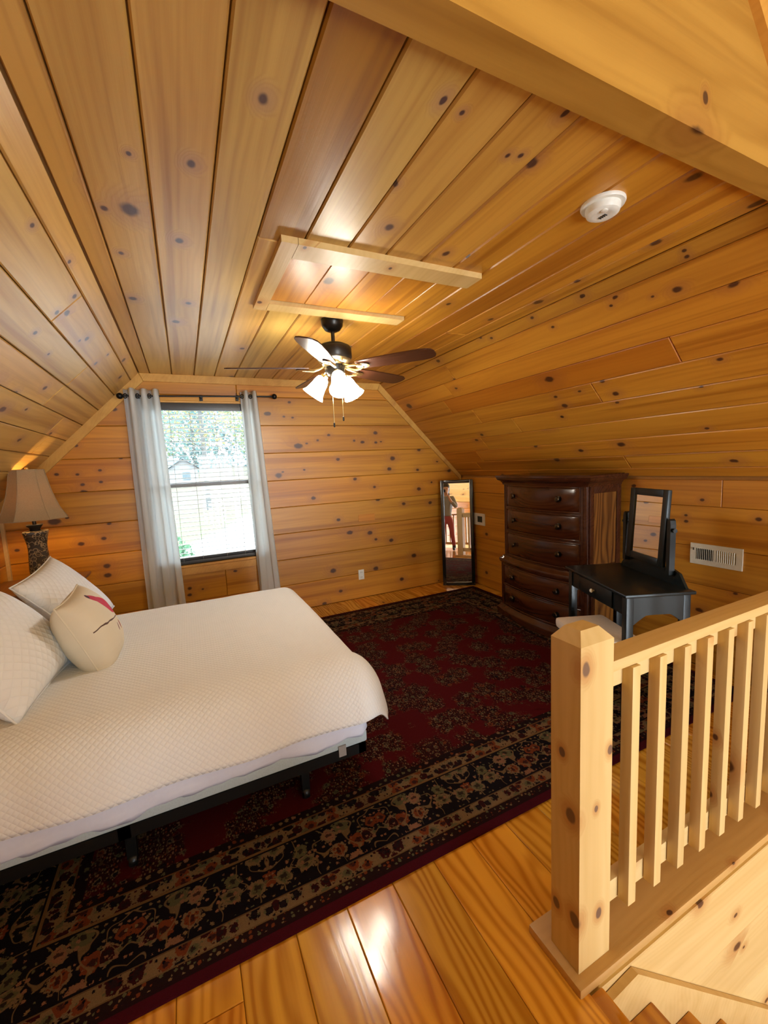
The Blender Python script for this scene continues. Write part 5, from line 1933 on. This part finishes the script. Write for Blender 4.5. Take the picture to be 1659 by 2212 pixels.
# hands closing on the phone edges: palm, thumb and four bent fingers each
for s in (1, -1):
    wr = pp(0.345, s * 0.075, 1.42)
    side = PHONE + lf * (s * 0.072)
    pal = wr.lerp(side, 0.55)
    hv = [wr, pal, pal + Vector((0, 0, 0.035))]
    he = [(0, 1), (1, 2)]
    hr = [0.022, 0.026, 0.022]
    for q in range(4):
        b0 = pal + Vector((0, 0, 0.012 * q - 0.005)) + fw * 0.01
        i0 = len(hv)
        hv += [b0, side + Vector((0, 0, 0.018 * q - 0.03)) - fw * 0.004 + lf * s * 0.012, side + Vector((0, 0, 0.018 * q - 0.03)) - lf * s * 0.012 - FWD * 0.012]
        he += [(1, i0), (i0, i0 + 1), (i0 + 1, i0 + 2)]
        hr += [0.010, 0.009, 0.008]
    i0 = len(hv)
    hv += [pal - lf * s * 0.02 + Vector((0, 0, 0.01)), side - lf * s * 0.03 - FWD * 0.022 + Vector((0, 0, -0.02))]
    he += [(1, i0), (i0, i0 + 1)]
    hr += [0.012, 0.009]
    skin_body('hand', hv, he, hr, 1, M['skin'], per, 1)
ph = bmesh.new()
bm_box(ph, -0.074, 0.074, -0.037, 0.037, -0.0045, 0.0045, 0.003)
pm_ = Matrix(((RIGHT.x, DOWN.x, FWD.x, PHONE.x), (RIGHT.y, DOWN.y, FWD.y, PHONE.y), (RIGHT.z, DOWN.z, FWD.z, PHONE.z), (0, 0, 0, 1)))
bmesh.ops.transform(ph, matrix=pm_ @ Matrix.Translation((0, 0.0, 0)), verts=ph.verts)
phone = from_bm('phone', ph, M['black'], smooth=True)
tag(phone, 'dark phone held up by the person in the mirror', 'phone')

# ================================================================== OUTDOORS THROUGH THE WINDOW
def mk_ground():
    t = NT('autumn_lawn')
    g = t.n('ShaderNodeNewGeometry').outputs['Position']
    s = t.sep(g)
    n1 = t.noise(g, 0.35, 4.0, 0.6)
    n2 = t.noise(g, 3.0, 3.0)
    col = t.mix(n2, (0.035, 0.048, 0.013), (0.062, 0.066, 0.020))
    # fallen leaves further up the slope
    lf_ = t.mul(t.step(t.add(s[0], t.mul(n1, 14.0)), 36.0, 46.0), t.step(n2, 0.3, 0.6))
    col = t.mix(lf_, col, (0.060, 0.038, 0.024))
    # gravel drive crossing the near slope
    dd = t.add(t.add(s[0], t.mul(s[1], 2.15)), t.mul(n1, 3.0))
    gv = t.sub(1.0, t.step(dd, 23.5, 25.5))
    col = t.mix(gv, col, t.mix(n2, (0.13, 0.125, 0.12), (0.20, 0.195, 0.185)))
    return t.done(t.bsdf(col, 1.0))


def mk_leaf(name, c0, c1):
    t = NT(name)
    r = t.n('ShaderNodeNewGeometry').outputs['Random Per Island']
    col = t.mix(r, c0, c1)
    sh = t.bsdf(col, 0.8)
    tr = t.n('ShaderNodeBsdfTranslucent')
    t.put(tr.inputs[0], col)
    mx = t.n('ShaderNodeMixShader')
    mx.inputs[0].default_value = 0.4
    t.put(mx.inputs[1], sh)
    t.put(mx.inputs[2], tr.outputs[0])
    return t.done(mx.outputs[0])


M['lawn'] = mk_ground()
M['bark'] = plain('grey_bark', (0.06, 0.06, 0.055), 0.9)
M['leaf_a'] = mk_leaf('yellow_green_leaves', (0.085, 0.13, 0.065), (0.20, 0.195, 0.07))
M['leaf_b'] = mk_leaf('haze_tinted_leaves', (0.07, 0.13, 0.12), (0.13, 0.20, 0.17))  # haze painted into the leaf colour as a blue-green cast
M['leaf_c'] = mk_leaf('amber_leaves', (0.16, 0.13, 0.05), (0.24, 0.20, 0.085))
M['siding'] = plain('white_siding', (0.16, 0.16, 0.155), 0.7)
M['roofing'] = plain('grey_shingle', (0.07, 0.09, 0.095), 0.8)


def gz(x):
    return -3.0 + (x - 8.0) * 0.058


bm = bmesh.new()
A = [bm.verts.new(p) for p in ((4.9, -60, gz(4.9)), (130, -160, gz(130)), (130, 160, gz(130)), (4.9, 60, gz(4.9)))]
bm.faces.new(A)
bmesh.ops.subdivide_edges(bm, edges=bm.edges[:], cuts=6, use_grid_fill=True)
lawn = from_bm('ground', bm, M['lawn'])
struct(lawn, 'lawn with fallen leaves and a pale gravel drive outside')

trd = random.Random(3)


def tree(x, y, h, crown, mat, label, leafn=700, ls=0.35, trunk=0.16, cz=0.5, ch=0.48):
    z = gz(x)
    t = empty('tree', (x, y, z), label, 'tree', 'trees beyond the window')
    bm = bmesh.new()
    bm_tube(bm, [(x, y, z - 0.2), (x + 0.1, y, z + h * 0.4), (x, y + 0.15, z + h * 0.95)], [trunk * 1.3, trunk, trunk * 0.25], 8)
    for k in range(9):
        a = trd.uniform(0, 2 * PI)
        zz = z + h * trd.uniform(0.3, 0.85)
        L = crown * trd.uniform(0.6, 1.0)
        bm_tube(bm, [(x, y, zz), (x + math.cos(a) * L * 0.5, y + math.sin(a) * L * 0.5, zz + L * 0.4), (x + math.cos(a) * L, y + math.sin(a) * L, zz + L * 0.6)], [trunk * 0.4, trunk * 0.22, trunk * 0.08], 5)
    from_bm('trunk', bm, M['bark'], t)
    vs, fs = [], []
    for k in range(leafn):
        d = Vector((trd.gauss(0, 1), trd.gauss(0, 1), trd.gauss(0, 1))).normalized() * (trd.random() ** 0.4)
        c = Vector((x + d.x * crown, y + d.y * crown, z + h * cz + d.z * h * ch))
        e1 = Vector((trd.gauss(0, 1), trd.gauss(0, 1), trd.gauss(0, 1))).normalized() * ls * trd.uniform(0.5, 1.1)
        e2 = e1.cross(Vector((trd.gauss(0, 1), trd.gauss(0, 1), trd.gauss(0, 1)))).normalized() * e1.length * 0.6
        b = len(vs)
        vs += [c - e1, c + e2, c + e1, c - e2]
        fs.append((b, b + 1, b + 2, b + 3))
    me = bpy.data.meshes.new('crown')
    me.from_pydata([Vector(v) - Vector((x, y, z)) for v in vs], [], fs)
    me.materials.append(mat)
    o = bpy.data.objects.new('crown', me)
    COL.objects.link(o)
    o.parent = t
    return t


for x, y, h, c, m, lab, n, ls in (
        (36, -1.6, 15, 3.6, 'leaf_c', 'amber-leaved tree in the middle of the window view', 2200, 0.17),
        (47, 3.0, 17, 4.2, 'leaf_b', 'bluish green tree just beyond the amber tree outside', 2600, 0.2),
        (43, -7.0, 16, 4.0, 'leaf_a', 'yellow-green tree toward the mirror side of the window view', 2400, 0.19),
        (70, 9.5, 20, 5.0, 'leaf_b', 'tall bluish tree behind the white house', 2600, 0.3),
        (80, -2.0, 22, 5.5, 'leaf_b', 'far bluish tree at the centre of the tree line', 2600, 0.3),
        (78, -13.0, 20, 5.5, 'leaf_a', 'far yellow-green tree at the end of the tree line', 2600, 0.3),
        (92, 5.0, 22, 6.0, 'leaf_a', 'far hazy tree standing behind the gap between the others', 2600, 0.3)):
    hi = x < 50
    tree(x, y, h, c, M[m], lab, n, ls, cz=0.66 if hi else 0.5, ch=0.36 if hi else 0.48)

# wooded hillside closing the view
vs, fs = [], []
for k in range(9000):
    yy = trd.uniform(-34, 34)
    xx = 104 + trd.uniform(0, 14)
    zt_ = 20 + 3.0 * math.sin(yy * 0.35) + 2.0 * math.sin(yy * 0.9 + 1)
    c = Vector((xx, yy, gz(xx) + zt_ * trd.random() ** 0.8))
    e1 = Vector((trd.gauss(0, 1), trd.gauss(0, 1), trd.gauss(0, 1))).normalized() * trd.uniform(0.3, 0.75)
    e2 = e1.cross(Vector((trd.gauss(0, 1), trd.gauss(0, 1), trd.gauss(0, 1)))).normalized() * e1.length * 0.7
    b = len(vs)
    vs += [c - e1, c + e2, c + e1, c - e2]
    fs.append((b, b + 1, b + 2, b + 3))
me = bpy.data.meshes.new('hillside_foliage')
me.from_pydata(vs, [], fs)
me.materials.append(mk_leaf('hazy_blue_foliage', (0.10, 0.155, 0.155), (0.15, 0.20, 0.19)))  # distance haze is put into this leaf colour
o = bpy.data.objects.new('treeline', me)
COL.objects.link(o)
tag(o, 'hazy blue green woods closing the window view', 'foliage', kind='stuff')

# bush by the house wall
bt = tree(11.5, 0.34, 2.9, 0.42, mk_leaf('bush_leaves', (0.03, 0.09, 0.04), (0.07, 0.15, 0.07)), 'small green sapling bush at the bottom of the window view', 500, 0.09, 0.03, 0.72, 0.27)
bt.name = 'bush'
bt['category'] = 'bush'
del bt['group']

# small white house up the slope
hx, hy = 60.0, 0.9
hz = gz(hx) - 0.1
hs = empty('house', (hx, hy, hz), 'small white house with a grey gable roof up the slope outside', 'house')
bm = bmesh.new()
bm_prism(bm, [(hy - 2.6, hz), (hy - 2.6, hz + 2.4), (hy - 0.9, hz + 3.6), (hy + 0.8, hz + 2.4), (hy + 0.8, hz)], 'x', hx - 0.4, hx + 6)
bm_box(bm, hx + 0.8, hx + 5, hy + 0.75, hy + 7.0, hz, hz + 2.3)
from_bm('walls', bm, M['siding'], hs)
bm = bmesh.new()
bm_prism(bm, [(hx + 0.4, hz + 2.2), (hx + 2.9, hz + 3.9), (hx + 5.4, hz + 2.2), (hx + 2.9, hz + 3.7)], 'y', hy - 0.2, hy + 7.2)
bm_prism(bm, [(hy - 2.9, hz + 2.28), (hy - 0.9, hz + 3.78), (hy + 1.1, hz + 2.28), (hy - 0.9, hz + 3.6)], 'x', hx - 0.8, hx + 6.2)
from_bm('roof', bm, M['roofing'], hs)
for yy, xx in ((hy - 1.2, hx - 0.42), (hy + 2.4, hx + 0.78), (hy + 4.6, hx + 0.78)):
    box('house_window', xx - 0.03, xx + 0.02, yy - 0.45, yy + 0.45, hz + 0.9, hz + 1.9, M['roofing'], hs)
